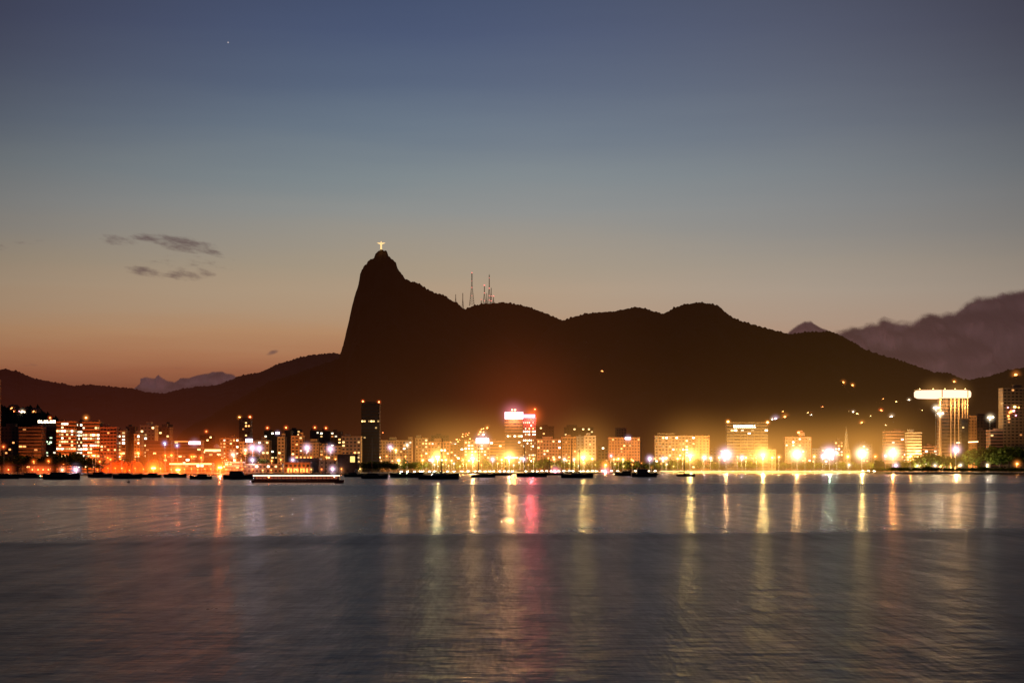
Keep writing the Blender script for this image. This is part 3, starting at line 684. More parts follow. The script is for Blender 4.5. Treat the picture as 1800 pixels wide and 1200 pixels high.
# church
t = thing('church', 'pale church with tall pointed spire among the shore lamps', 'church', (X(1489, 1830), 1830, GZ))
h0 = Z(790, 1830)-GZ; h1 = Z(750, 1830)-GZ
bm = bmesh.new(); uvbox(bm, -3.6, 3.6, 0, 7.2, -.5, h0, 2, 2, 5); mesh('tower', bm, wallmat('tan', 'small'), t)
bm = bmesh.new(); lathe(bm, [(3.9, h0+.01), (3.3, h0+1.2), (2.2, h0+9), (1.1, h0+19), (.15, h1)], 8, (0, 3.6)); mesh('spire', bm, basic('spire_stone', (.26, .22, .16)), t)
bm = bmesh.new(); box(bm, -.12, .12, 3.48, 3.72, h1, h1+2.2); box(bm, -.7, .7, 3.5, 3.7, h1+1.2, h1+1.45); mesh('cross', bm, m_dark, t)
bm = bmesh.new(); uvbox(bm, -5.5, 5.5, 7.3, 32, -.5, h0*.5, 2, 6, 2); mesh('nave', bm, wallmat('white', 'small'), t)
bm = bmesh.new(); vs = [bm.verts.new(p) for p in ((-5.8, 7.3, h0*.5+.01), (5.8, 7.3, h0*.5+.01), (0, 7.3, h0*.5+5), (-5.8, 32, h0*.5+.01), (5.8, 32, h0*.5+.01), (0, 32, h0*.5+5))]
for f in ((0,1,2), (5,4,3), (0,2,5,3), (1,4,5,2)): bm.faces.new([vs[i] for i in f])
mesh('roof', bm, basic('roof_tile', (.25, .1, .06)), t)
# --- right
B('apartment_block', 'brown half of the paired blocks below the hillside lights', 1557, 1594, 759, 1800, 'rose', 'band', .04, 'yw', seed=64)
t, d_ = B('apartment_block', 'brightly floodlit cream block with strong horizontal floor bands', 1594.3, 1620, 761, 1790, 'white', 'band', .0, 'w', roof='tank', seed=65)
for i in range(2): plight(t, (-4+i*9, -9, 16+i*4), 'T', 26000, .5)
B('annex', 'low pinkish annex between the banded block and the crowned tower', 1620.4, 1652, 785, 1800, 'rose', 'band', .1, 'ow', seed=66)
# crowned tower
Yc = 1760
t = thing('crowned_tower', 'tall tower under a glowing white disc crown on bright columns', 'tower', (X(1672, Yc), Yc, GZ))
zt = Z(699, Yc)-GZ; zc = Z(683, Yc)-GZ
def lx(px): return X(px, Yc)-X(1672, Yc)
bm = bmesh.new(); uvbox(bm, lx(1657), lx(1703), 4, 24, -.5, zt-.02, 9, 7, 22); mesh('wall', bm, wallmat('brown', 'band'), t)
# crown: an elliptical drum with lit lower belt
rx = (lx(1712)-lx(1612))/2; cx = (lx(1712)+lx(1612))/2
bm = bmesh.new(); nn = 48
prof = [(.90, zt), (.985, zt+1.2), (1.0, zt+3.0), (1.0, zt+6.2), (.97, zt+7.6), (.93, zt+8.2)]
rings = [[bm.verts.new((cx+rx*k*math.cos(2*math.pi*i/nn), 12+rx*.55*k*math.sin(2*math.pi*i/nn), z)) for i in range(nn)] for k, z in prof]
for ri, (a, b) in enumerate(zip(rings, rings[1:])):
    for i in range(nn): bm.faces.new((a[i], a[(i+1) % nn], b[(i+1) % nn], b[i]))
bm.faces.new(rings[0][::-1]); bm.faces.new(rings[-1])
mesh('crown', bm, emis('crown_light', (1, .60, .38), 2.1), t, smooth=False)
bm = bmesh.new()
rings = [[bm.verts.new((cx+rx*k*math.cos(2*math.pi*i/nn), 12+rx*.55*k*math.sin(2*math.pi*i/nn), z)) for i in range(nn)] for k, z in ((.99, zt+8.22), (.99, zt+9.1), (.6, zt+9.2))]
for a, b in zip(rings, rings[1:]):
    for i in range(nn): bm.faces.new((a[i], a[(i+1) % nn], b[(i+1) % nn], b[i]))
bm.faces.new(rings[0][::-1]); bm.faces.new(rings[-1])
mesh('roof', bm, basic('parapet_cream', WPAL['cream']), t)
for px in (1654, 1702):
    ux = (lx(px)-cx)/rx; yy_ = 12-rx*.55*math.sqrt(1-ux*ux); bm = bmesh.new(); box(bm, lx(px)-.45, lx(px)+.45, yy_-.9, yy_-.1, zt+.3, zt+8.0); mesh('crown_rib', bm, basic('column_stone', (.58, .40, .24)), t)
for px, w_, z1_ in ((1653, 1.9, zt), (1672, 1.1, zt), (1679, 1.1, zt), (1686, 1.2, zt), (1692.5, .7, zt), (1697, .7, zt), (1701.5, .9, zt)):
    bm = bmesh.new(); z0_ = 0 if px < 1690 else Z(735, Yc)-GZ
    tube(bm, (lx(px), 1.2, z0_), (lx(px), 1.2, z1_-.02), w_*.62, w_*.62, 12); mesh('column', bm, basic('column_stone', (.58, .40, .24)), t)
for a in (-30, -14, 0, 12, 24): bulb(t, (cx+a*.9, 2, zt+9.6), 'Y', .5, 10, 'rim_lamp')
for x_ in (1650, 1668, 1683, 1700): plight(t, (lx(x_), -5, 7), 'T', 26000, .5)
for x_ in (1655, 1676, 1697): plight(t, (lx(x_), -4.5, zt-7), 'T', 15000, .5)
halo(t, (cx-12, 0, zt+4), 'T', 26, .3, 3); halo(t, (cx+12, 0, zt+4), 'T', 26, .3, 3)
bm = bmesh.new(); tube(bm, (lx(1680), -3, Z(778, Yc)-GZ), (lx(1718), -3, Z(776, Yc)-GZ), .55, .55, 6); mesh('lit_handrail', bm, emis('rail_light', (1, .6, .25), 5), t)
B('office_block', 'dark office slab standing beside the columns of the crowned tower', 1690, 1702, 738, 1750, 'dark', 'glass', .02, 'y', roof=None, depth=8, seed=67)
B('office_block', 'plain orange brown slab right of the crowned tower', 1702.4, 1717, 732, 1765, 'orange', 'small', .0, 'y', roof=None, seed=68)
B('apartment_block', 'dim brown mid height block below the single tall right lamp', 1717.3, 1751, 731, 1900, 'brown', 'small', .0, 'yo', seed=69)
B('apartment_block', 'low rose block with orange lamps left of the balconied tower', 1712, 1740, 757, 1780, 'rose', 'small', .08, 'oy', seed=70)
B('apartment_block', 'low banded block at the foot of the balconied tower', 1741, 1763, 757, 1700, 'rose', 'band', .03, 'yo', slabs=True, seed=71)
t, d_ = B('apartment_tower', 'tall balconied tower at the right edge with red and yellow party lights', 1763, 1812, 683, 1700, 'tan', 'grid', .05, 'yo', slabs=True, bay=4.2, seed=72)
for (a, b_, c, r_) in ((1771,716,'P',.8),(1783,715,'Y',1.5),(1790,716,'O',.9),(1777,723,'R',1.6),(1781,722,'P',1.3),(1774,725,'R',1.1),(1785,730,'P',.8),(1772,731,'O',1.1)):
    x_, z_ = q(t, d_, a, b_, 1700); bulb(t, (x_, -1.4, z_), c, r_, 6, 'party_light')
B('apartment_block', 'reddish brown building sliver at the left edge above the knoll', -34, -8, 668, 1500, 'brown', 'small', .02, 'y', base=GZ, seed=73)

# --- low waterfront buildings on the left
Yw = 1400
t, d_ = B('waterfront_hall', 'long waterfront hall with yellow lit flat roof edge behind the orange star lamps', 298, 372, 815, Yw, 'orange', 'band', .25, 'yow', roof=None, depth=12, seed=80)
sign(t, -d_[0]/2, d_[0]/2, d_[1]-.6, d_[1]+.5, 'Y', 3, -.35, 0, 'lit_eave')
t, d_ = B('boat_shed', 'white lit boat shed between orange star lamp and violet lamp', 395, 427, 813, Yw, 'white', 'band', .35, 'woy', roof=None, depth=12, seed=81)
t, d_ = B('boat_shed', 'low shed with bright yellow open front', 428, 495, 816.5, Yw+5, 'cream', 'grid', .45, 'yyw', roof=None, depth=12, seed=82)
t, d_ = B('restaurant', 'red lit restaurant with arched glowing openings', 500, 545, 814, Yw, 'brick', 'grid', .0, 'o', roof=None, depth=12, seed=83)
for i in range(7):
    bm = bmesh.new(); cx_ = -d_[0]/2+3+i*2.7; vs = [(-.8, .4), (.8, .4), (.8, 3.0)]+[(.8*math.cos(a), 3.0+.8*math.sin(a)) for a in (.5, 1.0, 1.57, 2.1, 2.6)]+[(-.8, 3.0)]
    A = [bm.verts.new((cx_+a, -.12, b)) for a, b in vs]; C_ = [bm.verts.new((cx_+a, -.02, b)) for a, b in vs]
    bm.faces.new(A); k = len(vs)
    for j in range(k): bm.faces.new((A[j], C_[j], C_[(j+1) % k], A[(j+1) % k]))
    mesh('arch_window', bm, emis('arch_glow', (1, .28, .06), 3), t)
for i in range(3): plight(t, (-6+i*6, -5, 2.2), 'O', 1800, .3)
t, d_ = B('warehouse', 'dark roofed warehouse behind the red lit restaurant', 514, 561, 807, Yw+25, 'dark', 'small', .02, 'y', roof=None, depth=20, seed=84)
B('warehouse', 'plain yellowish warehouse beside two tall boat masts', 562, 592, 810, Yw+18, 'cream', 'small', .0, 'y', roof=None, depth=10, seed=85)
t, d_ = B('warehouse', 'dark windowless warehouse with one bright square opening', 593, 629, 800, Yw+5, 'dark', 'small', .0, 'y', roof=None, depth=16, seed=86)
sign(t, 2.2, 6.2, d_[1]-5.8, d_[1]-.8, 'Y', 1.6, -.02, 0, 'lit_opening')

# --- row of white lights hall at far left (yacht club) with long pier canopy
t = thing('pier_canopy', 'long low pier canopy glowing dull red at the far left', 'canopy', (X(75, 1320), 1335, GZ))
w_ = X(165, 1335)-X(-20, 1335)
bm = bmesh.new(); box(bm, -w_/2, w_/2, 0, 6, Z(818, 1335)-GZ, Z(816, 1335)-GZ); mesh('roof', bm, basic('canopy_paint', (.35, .12, .08)), t)
for i in range(14):
    bm = bmesh.new(); tube(bm, (-w_/2+1+i*(w_-2)/13, .5, 0), (-w_/2+1+i*(w_-2)/13, .5, Z(818, 1335)-GZ-.01), .14, .14, 6); mesh('post', bm, m_dark, t)
for i, x_ in enumerate((5, 47, 57, 66, 75, 101)):
    plight(t, (X(x_, 1335)-X(75, 1335), 2, 2.2), 'R' if i else 'O', 1800, .3); bulb(t, (X(x_, 1335)-X(75, 1335), 1, 2.6), 'R', .42, 16, 'lantern')
    halo(t, (X(x_, 1335)-X(75, 1335), 0, 2.4), 'R', 9, .8, 3)

# --- orange tents
m_tent, n = newmat('tent_fabric')
d1 = n.new('ShaderNodeBsdfDiffuse'); d1.inputs[0].default_value = g4(.75, .22, .06); d2 = n.new('ShaderNodeBsdfTranslucent'); d2.inputs[0].default_value = g4(.8, .2, .04)
tc = n.new('ShaderNodeTexCoord'); wv = n.new('ShaderNodeTexWave'); wv.inputs['Scale'].default_value = .35; n.l.new(tc.outputs['Object'], wv.inputs[0])
n.put(d1.inputs[0], n.mix(wv.outputs[1], g4(.3, .06, .02), g4(.8, .22, .06)))
ms = n.new('ShaderNodeMixShader'); ms.inputs[0].default_value = .55; n.l.new(d1.outputs[0], ms.inputs[1]); n.l.new(d2.outputs[0], ms.inputs[2]); out(n, ms.outputs[0])
for (a, b, tp, lab, sk) in ((173, 218, 808, 'leftmost orange lit tent shell, sloping down to the left', 1.1), (208, 251, 809, 'middle orange lit tent shell, half hidden by its neighbour', .25), (250, 291, 808, 'round orange tent shell with a red star lamp in front', 0)):
    Yt = 1385+(a-173)*.25; t = thing('tent', lab, 'tent', (X((a+b)/2, Yt), Yt, GZ), 0, 'orange lit tent shells on the quay')
    w = X(b, Yt)-X(a, Yt); hh = Z(tp, Yt)-GZ
    bm = bmesh.new(); lay = []
    for j in range(9):
        yy_ = j/8*15-2; kk = math.sqrt(max(.0004, 1-((j-4)/4.0)**2))
        lay.append([bm.verts.new((w/2*kk*math.cos(th)+sk*hh*max(0, math.sin(th))*.55, yy_, hh*kk*max(0, math.sin(th))**.9*(1 if i % 4 else .86))) for i, th in [(i, math.pi*i/20) for i in range(21)]])
    for p_, q_ in zip(lay, lay[1:]):
        for i in range(20): bm.faces.new((p_[i], p_[i+1], q_[i+1], q_[i]))
    mesh('canopy', bm, m_tent, t, smooth=True)
    for jj in (1, 2, 4):
        yy_ = jj/8*15-2; kk = math.sqrt(max(.03, 1-((jj-4)/4.0)**2)); bm = bmesh.new()
        pts = [Vector((w/2*kk*math.cos(th)*1.01+sk*hh*max(0, math.sin(th))*.55, yy_, hh*kk*max(0, math.sin(th))**.8*1.01+.03)) for th in [math.pi*i/14 for i in range(15)]]
        for p_, q_ in zip(pts, pts[1:]): tube(bm, p_, q_, .12, .12, 5)
        mesh('rib', bm, m_dark, t)
    plight(t, (-w*.2, 5, 1.8), 'F', 1800, .4); plight(t, (w*.2, 5, 1.8), 'F', 2600, .4)
    plight(t, (-w*.25, -4, 1.0), 'O', 1300, .4); plight(t, (w*.3, -5, 1.0), 'O', 1500, .4)  # unseen lamps added to brighten the base of the shell

# ------------------------------------------------------------------ lamps standing along the shore
MASTS = [(769,802,'Y',(1,.85,.35),75,'floodlight mast behind the largest anchored yacht, leftmost of the yellow masts',5),
 (831,805,'T',None,120,'bright floodlight mast in front of the violet signed hotel',7),
 (895,803,'T',None,130,'bright floodlight mast below the big pink rooftop sign',7),
 (1025,803,'Y',None,80,'star bright floodlight mast in front of the ribbed cream block',6),
 (1213,800,'Y',None,120,'bright floodlight mast at the left end of the beach above a moored sailboat',7),
 (1276,799,'V','T',48,'violet white floodlight mast just left of the large hotel',4.5),
 (1341,799,'Y',None,125,'brightest yellow floodlight mast at the foot of the large hotel',8),
 (1401,798,'W','T',65,'white floodlight mast in front of the stepped block with turret',6),
 (1458,797,'V','G',30,'violet floodlight mast with green reflection left of the church spire',5),
 (1515,797,'W','Y',85,'white floodlight mast right of the church spire',6.5),
 (1569,796,'W','O',70,'white floodlight mast in front of the brown and banded blocks',5)]
for px, py, c, rc, pw, lab, L in MASTS:
    key = rc
    if isinstance(rc, tuple): CL['Q'] = rc; key = 'Q'
    mast(px, py, c, lab, pw*1000, refl=key, L=L)
mast(1680, 790, 'V', 'single violet white floodlight mast among the trees below the crowned tower', 45000, Y=1610, refl='T', L=3.5, Rh=22)
for px, py, L, lab in ((270, 822, 6, 'red orange star lamp in front of the round tent'), (313, 825, 5, 'red orange star lamp at the left end of the lit waterfront hall'), (387, 821, 6.5, 'largest red orange star lamp above the moored dark barge')):
    mast(px, py, 'F', lab, 26000 if px != 387 else 42000, Y=coast(px)+3, refl='R', Rh=22, L=L, group='orange star lamps on the left quay')
# tall slim white lamps
for px, py, lab, Y_ in ((444,787,'tall slim white lamp, left one of the close pair',1440),(456,788,'tall slim white lamp, right one of the close pair',1440),(540,787,'tall slim white lamp above the dark roofed warehouse',1440),(581,789,'tall slim white lamp right above the yellowish warehouse',1440),
    (1645,717,'very tall white lamp at the left side of the crowned tower',1720),(1652,727,'slightly lower tall lamp against the thick left column of the crowned tower',1715),(1740,734,'very tall white lamp standing alone left of the balconied tower',1690)):
    t = lamp(px, py, 'V' if px < 600 else 'W', lab, 9000, Y=Y_, group='tall slim white lamps', R=10, L=2.5, r=.9 if px > 600 else 1.0, e=16)
    if px > 600:
        o = link('bulb', HALO_ME['bulb_W_16'], t, (2.6, -1.5, Z(py, Y_)-GZ+.5)); o.scale = (1.1, .9, .7)
        o = link('bulb', HALO_ME['bulb_W_16'], t, (-2.2, -1.5, Z(py, Y_)-GZ+.3)); o.scale = (.9, .9, .6)
SM = [ # px, py, colour, power kW, size, where
 (7,785,'R',.3,.5,'at the far left edge'),(60,811,'F',3,.5,'above the left end of the pier canopy'),(86,810,'F',3,.5,'in front of the dark office block'),(110,826,'W',2,.5,'low on the pier beside the violet lamp'),
 (134,825,'V',5,1.1,'at the end of the pier, violet'),(163,800,'F',4,.6,'left of a close pair above the dark trees'),(168,800,'F',4,.6,'right of a close pair above the dark trees'),(176,811,'F',4,.6,'above the left end of the tents'),(195,807,'F',5,.6,'above the top of the left tent'),
 (214,797,'F',6,.8,'between the left and the middle tent'),(243,796,'F',7,1.0,'in front of the low cream block behind the middle tent'),(290,779,'B',2,.5,'bluish, on the low dark brick block'),(291,800,'F',4,.6,'behind the round tent'),(302,800,'F',5,.8,'at the left end of the exhibition hall'),
 (312,783,'B',2,.4,'bluish, in front of the exhibition hall'),(337,802,'F',4,.6,'left of a pair below the violet sign'),(341,802,'F',4,.6,'right of a pair below the violet sign'),(354,804,'F',4,.6,'left of the low pavilion'),(410,799,'W',7,.9,'white, in front of the orange block with scattered windows'),
 (432,791,'W',4,.6,'at the foot of the slim beacon tower'),(444,808,'V',3,.9,'violet, under the left slim white lamp'),(515,808,'V',3,.7,'violet, at the left end of the warehouse roof'),(585,824,'V',1.2,.9,'violet, low beside the dark warehouse'),
 (686,786,'V',6,.9,'violet, high before the bright yellow block'),(696,791,'Y',10,.8,'before the bright yellow block'),(701,809,'T',16,1.3,'large and warm, over the dark shrubs right of the high rise'),(716,782,'W',3,.7,'pale, before the brownish block'),(743,809,'O',8,.9,'orange, before the tan yellow block'),
 (760,808,'V',4,.8,'left of the leftmost yellow mast'),(784,808,'T',5,.8,'right of the leftmost yellow mast'),(794,809,'T',5,.7,'before the plain orange brown block'),(814,808,'O',6,.8,'left of the violet signed hotel'),(866,807,'V',4,.9,'violet, right of the violet signed hotel'),
 (882,808,'T',5,.8,'left of the mast below the pink sign'),(915,806,'W',5,.7,'right of the mast below the pink sign'),(921,807,'V',5,.8,'violet, at the foot of the signed tower'),(938,806,'Y',4,.6,'at the right foot of the signed tower'),(974,807,'T',5,.8,'before the brown orange block'),(992,807,'W',5,.8,'before the gap left of the two masted yacht'),
 (1009,807,'W',5,.7,'left of the star bright mast'),(1041,806,'T',8,1.0,'right of the star bright mast'),(1074,801,'P',5,.8,'pinkish, at the left corner of the orange hotel'),(1079,807,'T',5,.7,'first of a string before the orange hotel'),(1087,806,'T',6,.8,'second of a string before the orange hotel'),(1095,807,'Y',7,.9,'third and yellowest of a string before the orange hotel'),
 (1142,806,'V',6,1.3,'large and violet, in the gap right of the orange hotel'),(1151,806,'T',4,.7,'right of the large violet lamp'),(1165,806,'V',5,.8,'before the wide block, left of a pair'),(1171,805,'W',5,.8,'before the wide block, right of a pair'),(1191,806,'T',6,.9,'left of the first beach mast'),
 (1238,804,'V',6,1.1,'violet, right of the first beach mast'),(1249,805,'W',5,.9,'beside the violet one right of the first beach mast'),(1264,804,'T',6,1.0,'left of the violet white mast'),(1304,804,'V',6,1.1,'violet, before the left half of the large hotel'),(1311,804,'T',5,.8,'before the middle of the large hotel'),
 (1357,804,'T',6,.9,'right of the brightest mast'),(1369,803,'T',5,.9,'in the gap right of the large hotel'),(1431,802,'T',5,.9,'right of the white mast by the turret block'),(1446,802,'V',5,1.0,'left of the violet mast'),(1471,796,'W',4,.7,'right of the violet mast'),(1490,802,'Y',8,1.1,'at the foot of the church'),
 (1492,817,'W',3,.7,'low under the trees by the church'),(1538,802,'O',5,.9,'in the gap right of the church'),(1556,801,'P',5,1.0,'left of the mast by the paired blocks'),(1600,801,'O',6,1.1,'at the foot of the floodlit banded block'),(1574,818,'V',5,1.0,'violet, low on the green point'),(1612,818,'W',9,.5,'low before the left end of the green tree row'),(1688,817,'W',10,.6,'low before the middle of the green tree row'),(1735,817,'W',8,.5,'faint, low before the right part of the green tree row'),
 (1643,818,'W',12,.7,'low under the big right trees'),(1787,815,'O',4,1.1,'orange, at the right end under the trees')]
SHOW = []
for px, py, c, kw, r, lab in SM:
    d = 46 if px > 640 else 30
    if py > 812: d = 4 if px < 640 else 24
    if 'behind' in lab: d = 60
    if 'tree row' in lab or 'big right trees' in lab: d = 66; kw *= 2.2
    lamp(px, py, c, 'street lamp '+lab, kw*1000*1.0, d, group='small street lamps of the shore', R=3.5+5.5*r, L=.8+1.0*r, r=r, e=10)
for px, w in ((40,'faintly banded building'),(88,'dark office block'),(112,'broad office tower'),(128,'right half of the broad office tower'),(139,'stair wing'),(160,'second office tower'),(190,'brick red block'),(212,'narrow yellow lit block'),(239,'low cream block'),(260,'tall cream block'),(285,'dark brick block'),(322,'exhibition hall'),(346,'violet sign of the hall'),(398,'orange scattered window block'),(414,'right part of that orange block'),(431,'slim beacon tower'),(460,'yellowish block'),(478,'tower with paired windows'),(494,'ribbed cream block'),(521,'orange block with large windows'),(547,'pale low block'),(574,'tan block by the fourth tall lamp'),(590,'string of bright windows'),(612,'cream brown block')):
    lamp(px, random.uniform(803, 810), 'F' if px < 370 else 'O', 'added warm facade lamp at foot of the '+w, 17000 if px < 440 else 11000, Y=1536 if px < 300 else 1600 if px < 600 else 1570, group='added facade lamps behind the left quay', R=6, L=1.2, r=.6, e=9)  # lamps added to light the left facades from below
for px, w in ((680,'bright yellow block'),(713,'brownish block'),(741,'tan yellow block'),(772,'orange tinted block with many small lights'),(803,'plain orange brown block'),(838,'violet signed hotel'),(874,'block left of the signed tower'),(903,'signed tower'),(931,'right wing of the signed tower'),(964,'brown orange block'),(1000,'orange block behind the two masted yacht'),(1037,'ribbed cream block by the star bright mast'),(1084,'left half of the orange hotel'),(1110,'right half of the orange hotel'),(1170,'left part of the wide block'),(1200,'middle of the wide block'),(1236,'plain end wing'),(1296,'left part of the large hotel'),(1330,'right part of the large hotel'),(1392,'left half of the turret block'),(1415,'right half of the turret block'),(1450,'pale low block'),(1570,'brown half of the paired blocks'),(1586,'middle of the paired blocks'),(1636,'pinkish annex')):
    lamp(px, random.uniform(800, 807), 'O', 'added orange lamp behind the trees by the '+w, 11000, Y=(1678 if px < 725 else 1722 if px < 790 else 1745 if px < 870 else 1770), group='added orange lamps behind the avenue trees', R=5, L=1.0, r=.55, e=9)  # lamps added to warm the centre and right facades
px = 172
while px < 640:
    lamp(px, random.uniform(822.5, 826.5), random.choice('FFOF' if px < 440 else 'OTFY'), 'small amber lamp added for glow among the boats and sheds of the left quay', 700, random.uniform(2, 14), group='added amber lamps along the left quay', R=4.5, L=.9, r=.34, e=9)  # added at random spots to raise the amber glow of the quay
    px += random.uniform(9, 19)
px = 690
while px < 1190:
    lamp(px, random.uniform(812, 820), random.choice('OTOYW'), 'little warm path lamp half hidden among the shore avenue trees', 900, random.uniform(50, 62), group='path lamps among the avenue trees', R=4.5, L=.9, r=.36, e=9)
    px += random.uniform(9, 19)
# added wall and emissive strip, painting the traffic light trail behind the sand
def par(dd, z0, z1):
    def f(px):
        c = coast(px); return [(X(px, c), c+dd, z0), (X(px, c), c+dd, z1), (X(px, c), c+dd+.25, z1), (X(px, c), c+dd+.25, z0)]
    return f
t = thing('light_trail_wall', 'added low wall with yellow strip for the traffic light trail behind the beach', 'wall', (0, 0, 0))
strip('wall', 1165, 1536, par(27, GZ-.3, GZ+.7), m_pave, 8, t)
strip('light_trail_strip', 1165, 1536, par(26.9, GZ+.35, GZ+.95), emis('light_trail_strip', (1, .62, .18), 3.0), 8, t)
# beach lights low on the sand and pink spots among the boats
for px, c, lab in ((976, 'P', 'low pink round lamp on the shore left of the two masted yacht'), (1064, 'P', 'large low pink lamp on the shore right of the two masted yacht'), (1064.5, 'O', 'orange lamp hanging straight above the large low pink lamp')):
    lamp(px, 829 if c == 'P' else 817, c, lab, 5000, 1.5 if c == 'P' else 10, group='coloured lamps low on the shore', R=14, L=2.5, r=1.1, e=12)

# ------------------------------------------------------------------ trees
def leafmat(name, a, b):
    m, n = newmat(name); tc = n.new('ShaderNodeTexCoord'); f = n.noise(tc.outputs['Object'], .35, 3, .6)
    c = n.mix(n.mr(f, .35, .65, 0, 1), g4(*a), g4(*b))
    d = n.new('ShaderNodeBsdfDiffuse'); n.put(d.inputs[0], c); t = n.new('ShaderNodeBsdfTranslucent'); n.put(t.inputs[0], c)
    ms = n.new('ShaderNodeMixShader'); ms.inputs[0].default_value = .35; n.l.new(d.outputs[0], ms.inputs[1]); n.l.new(t.outputs[0], ms.inputs[2]); out(n, ms.outputs[0]); return m
m_leaf = leafmat('leaves', (.045, .07, .012), (.13, .16, .03)); m_bark = basic('bark', (.10, .07, .05), .95)
CROWNS = []
for v in range(6):
    r_ = random.Random(50+v)
    bm = bmesh.new()
    lumps = [(r_.uniform(-.34, .34), r_.uniform(-.34, .34), r_.uniform(.42, .86), r_.uniform(.16, .27)) for _ in range(11)]
    for (a, b, c, s) in lumps:
        for _ in range(46):
            d = Vector((r_.gauss(0, 1), r_.gauss(0, 1), r_.gauss(0, .8))).normalized()*s*r_.uniform(.55, 1.05)
            p = Vector((a, b, c))+d; u_ = Vector((r_.gauss(0, 1), r_.gauss(0, 1), r_.gauss(0, 1))).normalized(); w_ = u_.orthogonal().normalized(); k = r_.uniform(.025, .055)
            bm.faces.new([bm.verts.new(p+u_*k*i+w_*k*j) for i, j in ((-1, -.6), (1, -.8), (.8, 1), (-.9, .7))])
    me = bpy.data.meshes.new('crown'); bm.to_mesh(me); bm.free(); me.materials.append(m_leaf)
    bm = bmesh.new(); tube(bm, (0, 0, 0), (.01, 0, .34), .03, .022, 8)
    for (a, b, c, s) in lumps[:6]: tube(bm, (.01, 0, .32), (a*.8, b*.8, c), .014, .005, 6)
    mt = bpy.data.meshes.new('trunk'); bm.to_mesh(mt); bm.free(); mt.materials.append(m_bark)
    CROWNS.append((me, mt))
def tree(px, top, Y, label, group, wide=1.0, v=None, zb=GZ, name='tree'):
    h = (Z(top, Y)-zb)/.98; v = random.randrange(6) if v is None else v
    t = thing(name, label, 'tree', (X(px, Y), Y, zb), random.uniform(0, 6.28), group)
    t.scale = (h*wide, h*wide, h)
    link('crown', CROWNS[v][0], t); link('trunk', CROWNS[v][1], t)
    return t
PLACES = [(705,'right of the dark shrubs'),(722,'below the brownish block'),(738,'left of the leftmost yellow mast'),(752,'below the tan yellow block'),(782,'right of the leftmost yellow mast'),(798,'below the climbing hillside lights'),(812,'left of the violet signed hotel'),(850,'below the violet signed hotel'),(868,'right of the violet signed hotel'),(882,'left of the mast below the pink sign'),
 (912,'right of the mast below the pink sign'),(930,'yellow green, below the signed tower'),(944,'right of the signed tower'),(958,'below the faint brown block'),(972,'below the brown orange block'),(990,'left of the two masted yacht mast'),(1006,'behind the two masted yacht'),(1042,'right of the star bright mast'),(1056,'in the gap left of the orange hotel'),
 (1078,'bright green, at the left foot of the orange hotel'),(1094,'below the middle of the orange hotel'),(1110,'below the right half of the orange hotel'),(1124,'behind the dark cabin cruiser mast'),(1144,'under the large violet lamp'),(1162,'below the left end of the wide block'),(1180,'below the middle of the wide block'),(1196,'left of the first beach mast'),
 (1232,'right of the first beach mast'),(1250,'below the plain end wing'),(1290,'right of the violet white mast'),(1308,'below the left half of the large hotel'),(1324,'left of the brightest mast'),(1360,'right of the brightest mast'),(1378,'left of the white mast'),(1418,'below the turret block'),(1434,'right of the turret block'),(1476,'left of the church'),
 (1496,'right of the church'),(1532,'right of the mast beside the church'),(1548,'at the base of the green point'),(1586,'in front of the paired blocks'),(1600,'left foot of the banded block')]
for px, w in PLACES:
    tree(px+random.uniform(-2, 2), random.uniform(807, 813), coast(px)+random.uniform(56, 70), 'small lamp lit tree '+w, 'trees along the shore avenue', 1.35)
for i, px in enumerate(range(706, 1600, 13)):
    tree(px+random.uniform(-4, 4), random.uniform(811, 816), coast(px)+random.uniform(66, 80), 'low bushy tree in the dim second row behind the avenue', 'second row trees behind the avenue', 1.6, name='bushy_tree')
for i, (px, tp, Y_, w) in enumerate(((104,800,1430,'left end of the dark clump below the office towers'),(116,797,1425,'below the broad office tower'),(128,796,1430,'tallest of the dark clump below the office towers'),(141,798,1425,'below the stair wing'),(154,800,1430,'below the second office tower'),(166,805,1420,'at the right end of the clump by the tents'),
   (8,801,1440,'at the left edge of the picture'),(26,800,1430,'below the dark brown edge block'),(46,798,1440,'below the faintly banded building'),(66,803,1430,'left of the dark office block'),(86,802,1440,'below the dark office block'),(222,806,1460,'between two orange tents'),(252,799,1470,'behind the round tent'),(270,797,1475,'behind the round tent and brick block'),(375,800,1460,'below the little dome'),(436,796,1470,'left of the close pair of slim lamps'),(466,808,1440,'above the open fronted shed'))):
    tree(px, tp, Y_, 'dark tree '+w, 'dark trees on the left quay', 1.25)
for i, (px, tp, w) in enumerate(((1616,801,'lowest at the left end of the green row'),(1630,797,'below the pinkish annex'),(1646,799,'at the foot of the thick left column'),(1660,801,'bright green, left of the single violet mast'),(1674,803,'under the single violet mast'),(1694,796,'right of the single violet mast'),(1710,791,'below the orange brown slab'),(1726,788,'below the low rose block'),(1742,786,'under the lone very tall lamp'),(1758,788,'left foot of the balconied tower'),(1774,786,'below the balconied tower'),(1790,787,'at the right edge of the picture'),(1808,788,'half cut by the right edge'))):
    tree(px, tp-1, 1655+(i % 3)*12, 'broad dark green tree '+w, 'broad trees on the green point', 1.15)
for i, (px, tp, w) in enumerate(((640,812,'left end'),(650,812,'second from the left'),(661,811,'middle'),(672,811,'right of the middle'),(682,812,'fifth from the left'),(692,814,'right end'))):
    tree(px, tp, 1420+random.uniform(0, 14), 'dark rounded tree below the black high rise, %s of its clump' % w, 'dark clump below the high rise', 1.5)
